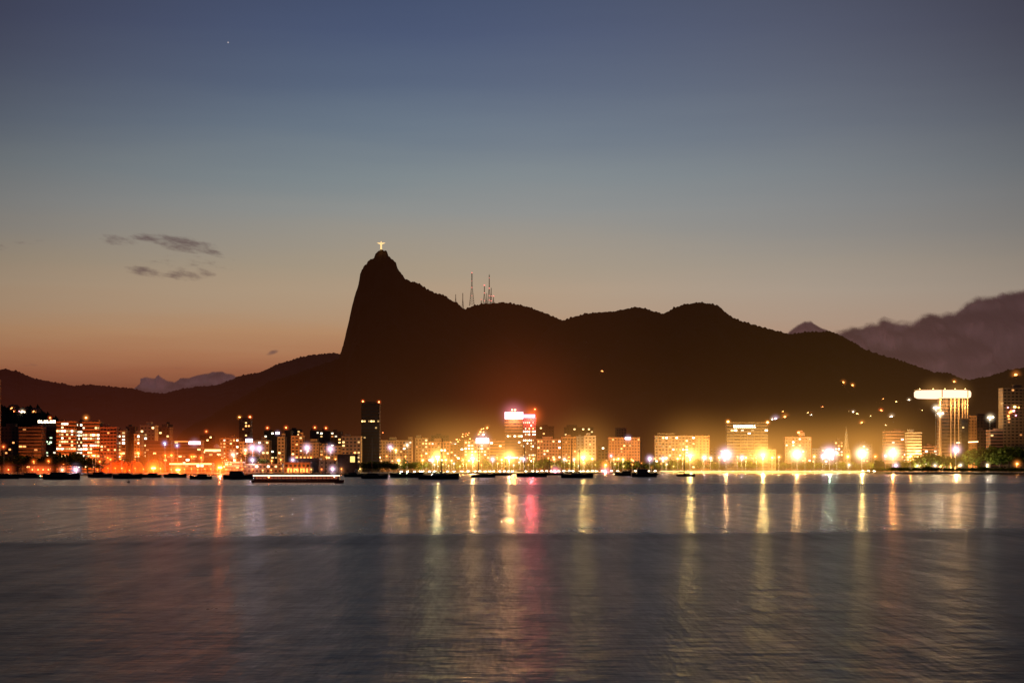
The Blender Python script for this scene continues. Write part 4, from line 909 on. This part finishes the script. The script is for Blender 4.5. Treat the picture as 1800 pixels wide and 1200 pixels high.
# shrubs on the green point
for i in range(36):
    px = 1536+i*7.8; Y_ = coast(px)+5+random.uniform(0, 8)
    tree(px, random.uniform(820, 823), Y_, 'low green shrub in the hedge along the edge of the green point', 'shrubs along the green point', 2.4, zb=GZ-.4, name='shrub')

# ------------------------------------------------------------------ cars on the avenue
m_tyre = basic('rubber', (.02, .02, .02), .9); m_carglass = basic('car_glass', (.01, .012, .015), .1, 0, .1, 1, .6)
def make_car(col, label, group):
    t = thing('car', label, 'car', (0, 0, 0), 0, group)
    bm = bmesh.new()
    pr = [(-2.15,.35),(-2.2,.75),(-1.95,.95),(-1.05,1.0),(-.45,1.45),(.95,1.48),(1.7,1.02),(2.15,.95),(2.2,.4)]
    A = [bm.verts.new((-.85, y, z)) for y, z in pr]; C_ = [bm.verts.new((.85, y, z)) for y, z in pr]; k = len(pr)
    bm.faces.new(A); bm.faces.new(C_[::-1])
    for j in range(k): bm.faces.new((A[j], A[(j+1) % k], C_[(j+1) % k], C_[j]))
    bmesh.ops.recalc_face_normals(bm, faces=bm.faces)
    bmesh.ops.bevel(bm, geom=bm.edges[:], offset=.06, segments=2, affect='EDGES')
    mesh('body', bm, col, t)
    bm = bmesh.new(); vs = [bm.verts.new(p) for p in ((-.7,-1.0,1.05),(.7,-1.0,1.05),(.62,-.5,1.42),(-.62,-.5,1.42))]
    bm.faces.new(vs); bmesh.ops.translate(bm, verts=bm.verts, vec=(0, -.06, .03)); mesh('windscreen', bm, m_carglass, t)
    for sx in (-1, 1):
        for sy in (-1.35, 1.35):
            bm = bmesh.new(); tube(bm, (sx*.72, sy, .33), (sx*.92, sy, .33), .33, .33, 14); mesh('wheel', bm, m_tyre, t)
        bm = bmesh.new(); box(bm, sx*.62-.24, sx*.62+.24, -2.36, -2.17, .52, .86, 0, .05); mesh('headlight', bm, emis('headlight', (1, .78, .55), 70), t)
        bm = bmesh.new(); box(bm, sx*.62-.2, sx*.62+.2, 2.17, 2.3, .55, .8, 0, .04); mesh('tail_light', bm, emis('tail_light', (1, .05, .02), 8), t)
    return t
c1 = make_car(basic('car_silver', (.45, .45, .46), .3, .5, .1, 1, .5), 'silver car facing the bay with both headlights shining on the shore avenue', 'silver cars on the shore avenue')
c2 = make_car(basic('car_dark', (.05, .05, .06), .3, .3, .1, 1, .5), 'dark car facing the bay with both headlights shining on the shore avenue', 'dark cars on the shore avenue')
remember(c1); remember(c2)
pxs = []
px = 700
while px < 1200:
    pxs.append(px); px += random.uniform(5.5, 13)
px = 1206
while px < 1560:
    pxs.append(px); px += random.uniform(7, 17)
used = set()
for i, px in enumerate(pxs):
    src = c1 if random.random() < .5 else c2
    o = src if src not in used else copy_tree(src)
    used.add(src)
    c = coast(px); lane = random.choice((35.5, 38, 46, 49))
    o.location = (X(px, c), c+lane, GZ+.075); o.rotation_euler = (0, 0, random.uniform(-.5, .5))

# ------------------------------------------------------------------ boats
m_hull = basic('hull_dark', (.05, .045, .045), .45); m_hullw = basic('hull_white', (.35, .33, .3), .4); m_deck = basic('deck', (.22, .18, .13), .7); m_sail = basic('furled_sail', (.25, .22, .2), .9)
m_hullr = basic('hull_red', (.16, .05, .03), .5)
def hull_bm(L, Bm, fb, sheer=.5):
    bm = bmesh.new(); st = []; ns = 14
    for i in range(ns+1):
        u = i/ns; x = (u-.5)*L
        wd = Bm/2*min(1, (math.sin(math.pi*min(1, u*.78+.22))**.6)) if u < 1 else .02
        wd = max(.04, wd*(1 if u > .02 else .9)); z1 = fb*(1+sheer*(abs(u-.4)*1.6)**2)
        st.append([bm.verts.new(p) for p in ((x, -wd, z1), (x+.0, -wd*.92, z1*.35), (x-.03*L*(u-.5), -wd*.55, -.25), (x-.03*L*(u-.5), wd*.55, -.25), (x, wd*.92, z1*.35), (x, wd, z1))])
    for a, b in zip(st, st[1:]):
        for j in range(5): bm.faces.new((a[j], b[j], b[j+1], a[j+1]))
        bm.faces.new((a[5], b[5], b[0], a[0])).material_index = 1
    bm.faces.new(st[0]); bm.faces.new(st[-1][::-1])
    bmesh.ops.recalc_face_normals(bm, faces=bm.faces)
    return bm
def sailboat(px0, px1, wl, masts, label, hullm=None, furl=True, cabin=True, rz=0, lights=(), group='sailing boats moored in the bay'):
    Y = (H)*F/(wl-HOR); L = (px1-px0)/F*Y; t = thing('sailboat', label, 'sailboat', (X((px0+px1)/2, Y), Y, 0), rz, group)
    fb = max(1.0, L*.105); mesh('hull', hull_bm(L, L*.27, fb), [hullm or m_hull, m_deck], t)
    if cabin:
        bm = bmesh.new(); box(bm, -L*.16, L*.2, -L*.07, L*.07, fb*.98, fb+L*.05, 0, .08); cb = mesh('cabin', bm, m_hullw, t)
        for i in range(3):
            bm = bmesh.new(); box(bm, -L*.1+i*L*.1-.35, -L*.1+i*L*.1+.35, -L*.07-.03, -L*.07+.02, fb+L*.018, fb+L*.035); mesh('porthole', bm, m_carglass, cb)
    for mpx, mpy in masts:
        mx_ = X(mpx, Y)-X((px0+px1)/2, Y); mz = Z(mpy, Y)
        bm = bmesh.new(); tube(bm, (mx_, 0, fb*.9), (mx_, 0, mz), .26, .17, 8); ma = mesh('mast', bm, m_dark, t)
        bm = bmesh.new(); tube(bm, (mx_-.9, 0, fb+(mz-fb)*.55), (mx_+.9, 0, fb+(mz-fb)*.55), .05, .05, 5); mesh('spreader', bm, m_dark, ma)
        bm = bmesh.new(); tube(bm, (mx_, 0, fb+1.4), (mx_-L*.34, 0, fb+1.5), .09, .08, 6); mesh('boom', bm, m_dark, ma)
        bm = bmesh.new(); tube(bm, (L*.48, 0, fb*1.3), (mx_, 0, mz*.97), .07, .07, 4); tube(bm, (-L*.48, 0, fb*1.1), (mx_, 0, mz*.99), .06, .06, 4)
        for s in (-1, 1): tube(bm, (mx_, s*L*.12, fb), (mx_, 0, mz*.9), .03, .03, 4)
        mesh('rigging', bm, m_dark, ma)
        if furl:
            bm = bmesh.new()
            for k_ in range(6):
                a = k_/6; tube(bm, (mx_-L*.32*a, 0, fb+1.72), (mx_-L*.32*(a+1/6), 0, fb+1.72), .24*(1-a*.4), .24*(1-(a+1/6)*.4), 8)
            mesh('furled_sail', bm, m_sail, ma)
    return t
def motorboat(px0, px1, wl, top, label, hullm=None, rz=0, lit=None, group='motor boats moored in the bay', flip=False, name='motorboat'):
    Y = H*F/(wl-HOR); L = (px1-px0)/F*Y; t = thing(name, label, 'motorboat', (X((px0+px1)/2, Y), Y, 0), rz+(math.pi if flip else 0), group)
    fb = max(1.0, L*.115); ht = Z(top, Y); mesh('hull', hull_bm(L, L*.3, fb, .7), [hullm or m_hull, m_deck], t)
    bm = bmesh.new()
    z1 = fb+(ht-fb)*.6; pr = [(-L*.3, fb*.97), (L*.22, fb*.97), (L*.1, z1), (-L*.28, z1)]
    A = [bm.verts.new((x, -L*.1, z)) for x, z in pr]; C_ = [bm.verts.new((x, L*.1, z)) for x, z in pr]
    bm.faces.new(A); bm.faces.new(C_[::-1])
    for j in range(4): bm.faces.new((A[j], A[(j+1) % 4], C_[(j+1) % 4], C_[j]))
    bmesh.ops.recalc_face_normals(bm, faces=bm.faces); cb = mesh('cabin', bm, hullm or m_hull, t)
    for i in range(4):
        bm = bmesh.new(); x_ = -L*.24+i*L*.09; box(bm, x_, x_+L*.06, -L*.1-.04, -L*.1+.02, fb+(z1-fb)*.45, fb+(z1-fb)*.8); mesh('window', bm, m_carglass, cb)
        bm = bmesh.new(); box(bm, x_, x_+L*.06, L*.1-.02, L*.1+.04, fb+(z1-fb)*.45, fb+(z1-fb)*.8); mesh('window', bm, m_carglass, cb)
    bm = bmesh.new(); box(bm, -L*.24, L*.02, -L*.085, L*.085, z1+(ht-z1)*.6, z1+(ht-z1)*.72)
    for a in (-L*.23, L*.01):
        for s in (-1, 1): tube(bm, (a, s*L*.08, z1), (a, s*L*.08, z1+(ht-z1)*.62), .06, .06, 5)
    mesh('flybridge', bm, hullm or m_hull, t)
    bm = bmesh.new(); tube(bm, (-L*.1, 0, z1), (-L*.1, 0, ht), .05, .03, 5)
    for a, b in ((.28, .47), (.47, .49)): tube(bm, (L*a, 0, fb*1.25), (L*a, 0, fb*1.25+.8), .03, .03, 4)
    tube(bm, (L*.28, 0, fb*1.25+.8), (L*.49, 0, fb*1.35+.8), .03, .03, 4); mesh('railing', bm, m_dark, t)
    if lit:
        for c, fx, z in lit: bulb(t, (fx*L, -L*.12, fb+z), c, .22, 20, 'navigation_light')
    return t
sailboat(735, 807, 842, [(777, 770)], 'largest dark yacht with tall mast in front of the leftmost yellow floodlight', rz=.06)
sailboat(763, 790, 839.5, [(775, 792)], 'small sailboat half hidden behind the mast of the largest yacht', rz=-.1)
sailboat(828, 871, 838.5, [(841, 784)], 'slim sailboat with furled sail in front of the violet signed hotel')
sailboat(908, 962, 838, [(922, 780)], 'dark sailboat moored under the big pink rooftop sign', rz=.1)
sailboat(986, 1043, 839.5, [(1005, 772), (1019, 790)], 'two masted dark yacht in front of the star bright floodlight')
sailboat(1189, 1222, 837, [(1203, 786)], 'small reddish sailboat moored alone at the left end of the beach', hullm=m_hullr)
sailboat(1148, 1158, 834, [(1151, 800)], 'tiny sailboat with thin mast right of the dark cabin cruiser', cabin=False, furl=False)
sailboat(548, 580, 836, [(561, 768), (572, 774)], 'two masted sailboat behind the passenger ferry, beside the yellowish warehouse')
sailboat(640, 668, 836, [(654, 768)], 'sailboat whose mast crosses the black high rise')
sailboat(868, 900, 835.5, [(889, 800)], 'low sailboat between the slim sailboat and the pink sign reflection', furl=False)
sailboat(960, 990, 835, [(966, 806)], 'very low dark sailboat left of the two masted yacht', furl=False)
motorboat(1110, 1155, 838, 818, 'dark cabin cruiser with raised bridge in front of the orange hotel')
sailboat(1118, 1146, 835, [(1127, 775)], 'sailboat with tall dark mast behind the cabin cruiser')
motorboat(1080, 1118, 836, 824, 'low dark motorboat left of the dark cabin cruiser', flip=True)
motorboat(635, 682, 841, 828, 'low dark motorboat below the black high rise')
motorboat(686, 745, 839, 828, 'long flat motorboat with green light left of the largest yacht', lit=[('G', -.2, .3), ('G', 0, .3)])
motorboat(605, 640, 838, 828, 'small dark motorboat just right of the passenger ferry')
motorboat(393, 446, 842, 822, 'large dark barge like motorboat left of the passenger ferry')
motorboat(333, 373, 842, 830, 'dark rounded motorboat left of the barge like one', flip=True)
motorboat(76, 141, 842, 826, 'long dark motorboat below the violet pier lamp')
motorboat(34, 80, 840, 828, 'dark motorboat with green and red running lights at the far left', lit=[('G', .34, -.5), ('R', .46, -.5), ('R', .41, -.5)])
motorboat(155, 197, 839, 826, 'small dark motorboat between the pier lamp and the tents')
motorboat(199, 250, 841, 829, 'dark motorboat moored in front of the middle tent')
motorboat(248, 284, 839, 828, 'dark motorboat moored in front of the round tent', flip=True)
motorboat(288, 328, 839, 829, 'dark motorboat below the second orange star lamp')
motorboat(-12, 34, 841, 829, 'dark motorboat cut by the left edge of the picture')
# more hulls and masts in the marina
for i, (px, tp) in enumerate(((22, 786), (58, 792), (92, 800), (118, 804), (182, 797), (233, 780), (262, 796), (282, 800), (322, 796), (352, 800), (404, 790), (423, 798), (470, 792), (496, 800), (528, 790))):
    sailboat(px-11, px+11, 834.5, [(px-1, tp)], 'slender sailboat of the marina row whose bare mast stands at the quay', furl=False, group='slender marina sailboats at the left quay', hullm=m_hullw if i % 3 == 0 else m_hull)
# passenger ferry (the boat was under way; built at rest)
Yf = H*F/(849-HOR); Lf = (605-443)/F*Yf
t = thing('ferry', 'long low passenger ferry with a bright pink white light strip and rust red hull', 'ferry', (X(524, Yf), Yf, 0))
mesh('hull', hull_bm(Lf, 5.0, 1.2, .12), [basic('ferry_hull', (.30, .10, .06), .5), m_deck], t)
bm = bmesh.new(); box(bm, -Lf*.47, Lf*.45, -2.1, 2.1, 1.25, 2.9, 0, .1); mesh('cabin', bm, basic('ferry_cabin', (.35, .16, .12), .5), t)
for i in range(22):
    bm = bmesh.new(); x_ = -Lf*.45+i*Lf*.0405; box(bm, x_, x_+Lf*.028, -2.16, -2.1, 1.75, 2.35); mesh('window', bm, emis('ferry_window', (1, .25, .12), .32), t)
bm = bmesh.new(); box(bm, -Lf*.48, Lf*.46, -2.3, 2.3, 2.92, 3.05); mesh('roof', bm, m_hullw, t)
bm = bmesh.new(); box(bm, -Lf*.48, Lf*.46, -2.42, -2.32, 2.88, 3.16); mesh('light_strip', bm, emis('ferry_strip', (1, .52, .38), 5), t)
bm = bmesh.new(); box(bm, -Lf*.47, Lf*.4, -2.62, -2.54, .08, .16); mesh('glow_strake', bm, emis('ferry_strake', (1, .55, .35), .6), t)  # strake glows by emission, light painted along the hull
bulb(t, (Lf*(474-524)/162, -2.3, 2.4), 'R', .3, 25, 'navigation_light'); bulb(t, (Lf*.4, -2.2, 2.6), 'W', .15, 20, 'navigation_light')
# buoy
Yb = H*F/(848-HOR); t = thing('buoy', 'small dark channel buoy floating alone in front of the tents', 'buoy', (X(226, Yb), Yb, 0))
bm = bmesh.new(); lathe(bm, [(.55, -.3), (.6, .35), (.5, .5)], 14); mesh('float', bm, m_hull, t)
bm = bmesh.new()
for a in range(3): tube(bm, (.4*math.cos(a*2.1), .4*math.sin(a*2.1), .5), (.08*math.cos(a*2.1), .08*math.sin(a*2.1), 1.7), .04, .03, 5)
lathe(bm, [(.14, 1.7), (.14, 2.0), (.05, 2.1)], 8); mesh('frame', bm, m_dark, t)
# squat beacon by the warehouse
Yb = H*F/(837-HOR); t = thing('harbour_beacon', 'squat pale round beacon column in the water before the dark warehouse', 'beacon', (X(626, Yb), Yb, 0))
bm = bmesh.new(); lathe(bm, [(1.5, -.5), (1.3, .6), (1.15, 3.5), (1.35, 3.7), (1.35, 4.0)], 16); mesh('column', bm, basic('beacon_paint', (.5, .42, .3)), t)
bm = bmesh.new(); lathe(bm, [(.8, 4.01), (.8, 4.9), (.2, 5.4)], 12); mesh('lantern', bm, m_hullw, t)

# ------------------------------------------------------------------ statue on the peak
Ys = 5300; s0 = Z(441.5, Ys)
t = thing('statue', 'pale statue, floodlight painted as glow, with outstretched arms on the summit of the peak', 'statue', (X(670, Ys), Ys, s0-2))
m_st, n = newmat('glowing_soapstone')
b = n.new('ShaderNodeBsdfPrincipled'); tc = n.new('ShaderNodeTexCoord'); f = n.noise(tc.outputs['Object'], .8, 3); n.put(b.inputs['Base Color'], n.mix(f, g4(.6, .56, .45), g4(.75, .7, .6)))
b.inputs['Emission Color'].default_value = (1, .66, .28, 1); b.inputs['Emission Strength'].default_value = 1.15; out(n, b.outputs[0]); m_st.cycles.emission_sampling = 'NONE'  # floodlight on the stone painted in as emission
bm = bmesh.new(); box(bm, -4, 4, -4, 4, -2, 5.5, 0, .4); box(bm, -3, 3, -3, 3, 5.51, 8, 0, .3); mesh('pedestal', bm, basic('pedestal_stone', (.2, .18, .15)), t)
bm = bmesh.new(); rr = [(3.4, 6.3), (3.1, 9), (2.7, 15), (2.7, 21), (3.2, 26), (3.5, 29.5), (2.9, 31.2), (1.3, 32)]
rings = [[bm.verts.new((r*math.cos(2*math.pi*i/18)*(1+.05*math.cos(6*math.pi*i/9)), r*.62*math.sin(2*math.pi*i/18), z)) for i in range(18)] for r, z in rr]
for a, c_ in zip(rings, rings[1:]):
    for i in range(18): bm.faces.new((a[i], a[(i+1) % 18], c_[(i+1) % 18], c_[i]))
bm.faces.new(rings[0][::-1]); bm.faces.new(rings[-1])
for s in (-1, 1):
    tube(bm, (s*1.5, 0, 29.4), (s*8, 0, 30.3), 2.0, 1.45, 12); tube(bm, (s*7.9, 0, 30.3), (s*12.6, 0, 30.4), 1.4, .85, 12)
    tube(bm, (s*3, 0, 27.6), (s*11.5, 0, 29.3), 1.5, .5, 8); tube(bm, (s*12.5, 0, 30.4), (s*14.6, -.2, 30.6), .7, .4, 8)
body = mesh('robe', bm, m_st, t, smooth=True)
bm = bmesh.new(); bmesh.ops.create_uvsphere(bm, u_segments=14, v_segments=10, radius=1.9, matrix=Matrix.Translation((0, -.25, 34.3)) @ Matrix.Diagonal((.85, .95, 1.15, 1))); tube(bm, (0, 0, 31.6), (0, -.1, 33), 1.1, 1.0, 10)
mesh('head', bm, m_st, t, smooth=True)
t.scale = (.93, .93, .93)
plight(t, (0, -26, 9), 'Y', 5000, 1.0)

# ------------------------------------------------------------------ antenna masts on the ridge
def lattice(px, top, base, wpx, label, lights, guy=False):
    Y = 6300; z0 = Z(base, Y); h = Z(top, Y)-z0; w = wpx/F*Y/2
    t = thing('antenna_mast', label, 'antenna mast', (X(px, Y), Y, z0-3), 0, 'antenna masts on the ridge')
    bm = bmesh.new(); n_ = max(5, int(h/9)); k_ = .62
    def wd(u): return w*(1-u/k_)+w*.16 if u < k_ else w*.16
    for i in range(n_):
        a, b_ = i/n_, (i+1)/n_; A, C_ = max(wd(a), w*.16), max(wd(b_), w*.16)
        for sx, sy in ((-1,-1),(1,-1),(1,1),(-1,1)):
            tube(bm, (sx*A, sy*A, a*h), (sx*C_, sy*C_, b_*h), .95, .85, 4)
        tube(bm, (-A, -A, a*h), (C_, -C_, b_*h), .5, .5, 4); tube(bm, (A, -A, a*h), (-C_, -C_, b_*h), .5, .5, 4)
        tube(bm, (-C_, -C_, b_*h), (C_, -C_, b_*h), .5, .5, 4)
    mesh('lattice', bm, basic('mast_steel', (.05, .035, .03), .6), t)
    bm = bmesh.new(); tube(bm, (0, 0, h*.98), (0, 0, h*1.04), .5, .3, 6); mesh('aerial', bm, basic('mast_steel', (.05, .035, .03), .6), t)
    for u, r_ in lights:
        bulb(t, (0, -2-wd(u), u*h), 'A', r_*1.15, 1.6, 'beacon')
    return t
lattice(829.5, 478, 536, 7.5, 'tallest lattice antenna mast, standing apart with light on its tip', [(1, 2.1), (.55, 1.6), (.3, 1.2), (.75, 1.0)])
lattice(860, 482, 534, 5, 'second tallest antenna mast, slender with several small red lights', [(.9, 1.2), (.55, 2), (.3, 1.6), (.15, 1.6)])
lattice(851.5, 500, 534, 4.5, 'medium antenna mast with a large red light on top', [(1, 2.8), (.6, 1.6), (.2, 1.4)])
lattice(863.5, 505, 533, 3, 'thin reddish antenna mast touching the second tallest', [(.5, 1.5), (.2, 2)])
lattice(867.5, 519, 532, 2.5, 'shortest antenna mast with bright warm light on top', [(1, 2.6)])
lattice(801, 516, 531, 2, 'small thin antenna mast on the saddle, leftmost of all', [])
lattice(813.5, 514, 542, 3, 'small thin antenna mast on the saddle, second from the left', [])
lattice(846, 524, 535, 2.0, 'tiny antenna stub left of the medium mast', [(.9, 1.5)])
lattice(855.5, 514, 534, 2.0, 'thin dark antenna between the medium and second tallest masts', [])

# ------------------------------------------------------------------ hillside houses
def house(px, py, c, r, label, group, w=9):
    p = on_hill(px, py)
    if p is None: return
    sc = p.y/2800.
    t = thing('hillside_house', label, 'house', (p.x, p.y-2, p.z-4), random.uniform(-.3, .3), group)
    bm = bmesh.new(); uvbox(bm, -w/2, w/2, 0, 9, -4, 6, 3, 3, 3); mesh('wall', bm, wallmat('rose', 'small'), t)
    bm = bmesh.new(); vs = [bm.verts.new(v_) for v_ in ((-w/2-.5, -.5, 6.01), (w/2+.5, -.5, 6.01), (w/2+.5, 9.5, 6.01), (-w/2-.5, 9.5, 6.01), (-w/2, 4.5, 8.5), (w/2, 4.5, 8.5))]
    for f in ((0,1,5,4), (2,3,4,5), (0,4,3), (1,2,5), (3,2,1,0)): bm.faces.new([vs[i] for i in f])
    mesh('roof', bm, basic('roof_tile', (.25, .1, .06)), t)
    key = {'O': 'o', 'Y': 'y', 'W': 'w', 'V': 'w'}.get(c, 'o')
    link('window', window_me(2.4, 1.6, key), t, (-w*.2, -.06, 3.2)); link('window', window_me(2.4, 1.6, key), t, (w*.22, -.06, 3.2))
    bulb(t, (0, -1.6, 4.2), c, r*sc, 9, 'porch_lamp')
    if r > 1.0: halo(t, (0, -1.8, 4.2), c, 7*r*sc, .7, 4)
R_ = [(1482,672,'O',1.4,'upper left one of two lone lights high on the dark slope'),(1498,677,'O',1.3,'lower right one of two lone lights high on the dark slope'),(1552,701,'O',.6,'faint, left of the hillside row'),(1575,706,'Y',.9,'orange yellow, left of the crown disc'),(1597,703,'W',1.1,'white, closest to the crown disc'),
 (1494,722,'Y',.8,'leftmost of a close trio'),(1499,724,'W',1.1,'middle of a close trio'),(1506,727,'Y',1.0,'right one of a close trio'),(1548,721,'R',1.3,'red, in the middle of the slope'),(1566,732,'W',1.6,'brightest white one above the paired blocks'),(1530,731,'Y',.6,'dim, right of the trio'),(1514,743,'O',1.6,'elongated orange one below the trio'),
 (1556,747,'Y',.7,'small yellow one low on the slope'),(1421,725,'Y',1.0,'upper left of a cluster above the turret block'),(1425,726,'O',1.0,'upper right of a cluster above the turret block'),(1426,729,'W',.8,'lower one of a cluster above the turret block'),(1445,715,'R',.7,'faint red one above the foothill edge'),(1677,671,'O',1.4,'orange, above the right side of the crown disc'),(1785,659,'O',2.4,'large orange one on the right hill near the skyline'),
 (1363,736,'V',2.0,'large violet white one right above the large hotel'),(1358,737,'W',1.4,'left neighbour of the large violet white one'),(1379,733,'O',2.1,'large orange one right above the large hotel'),(1376,723,'O',.8,'small one above the large orange one'),(1620,721,'Y',.6,'dim, left of the very tall lamp'),(1600,712,'Y',.5,'dim, below the white one closest to the disc')]
for px, py, c, r, lab in R_: house(px, py, c, r, 'hillside house light, '+lab, 'lit houses on the right hillside')
C_R = [(857,752,'O',1.6),(850,753,'O',.9),(847,754,'O',.8),(845,759,'O',1.5),(850,759,'O',.8),(850,764,'W',1.9),(842,763,'O',1.1),(855,770,'W',1.0),(839,771,'O',1.0),(826,771,'O',.9),(817,766,'O',1.1),(814,763,'R',1.0),(819,762,'R',.8),(824,761,'R',.9),(822,764,'O',.7),(813,767,'O',.9),(803,772,'O',1.0),(811,773,'Y',.7),(805,776,'O',.9),(800,781,'W',1.2),(795,783,'W',1.3),(792,777,'R',.8),(808,773,'O',.7),(831,774,'O',.9)]
for i, (px, py, c, r) in enumerate(C_R): house(px, py, c, r, 'tiny hillside house glowing in the cluster that climbs above the violet signed hotel', 'cluster of hillside houses above the hotel')
for px, py, c, r, lab in ((23,717,'O',.8,'topmost on the left knoll'),(26,723,'R',.9,'red one on the left knoll'),(36,723,'P',1.0,'left of a pair on the left knoll'),(41,723,'W',1.3,'white, right of a pair on the left knoll'),(61,723,'O',1.0,'right end of the lights on the left knoll'),(78,762,'O',.5,'lowest on the left knoll'),(1058,652,'O',.7,'single faint light high on the central dark mountain')):
    house(px, py, c, r, 'hillside house light, '+lab, 'scattered lit houses on the slopes')
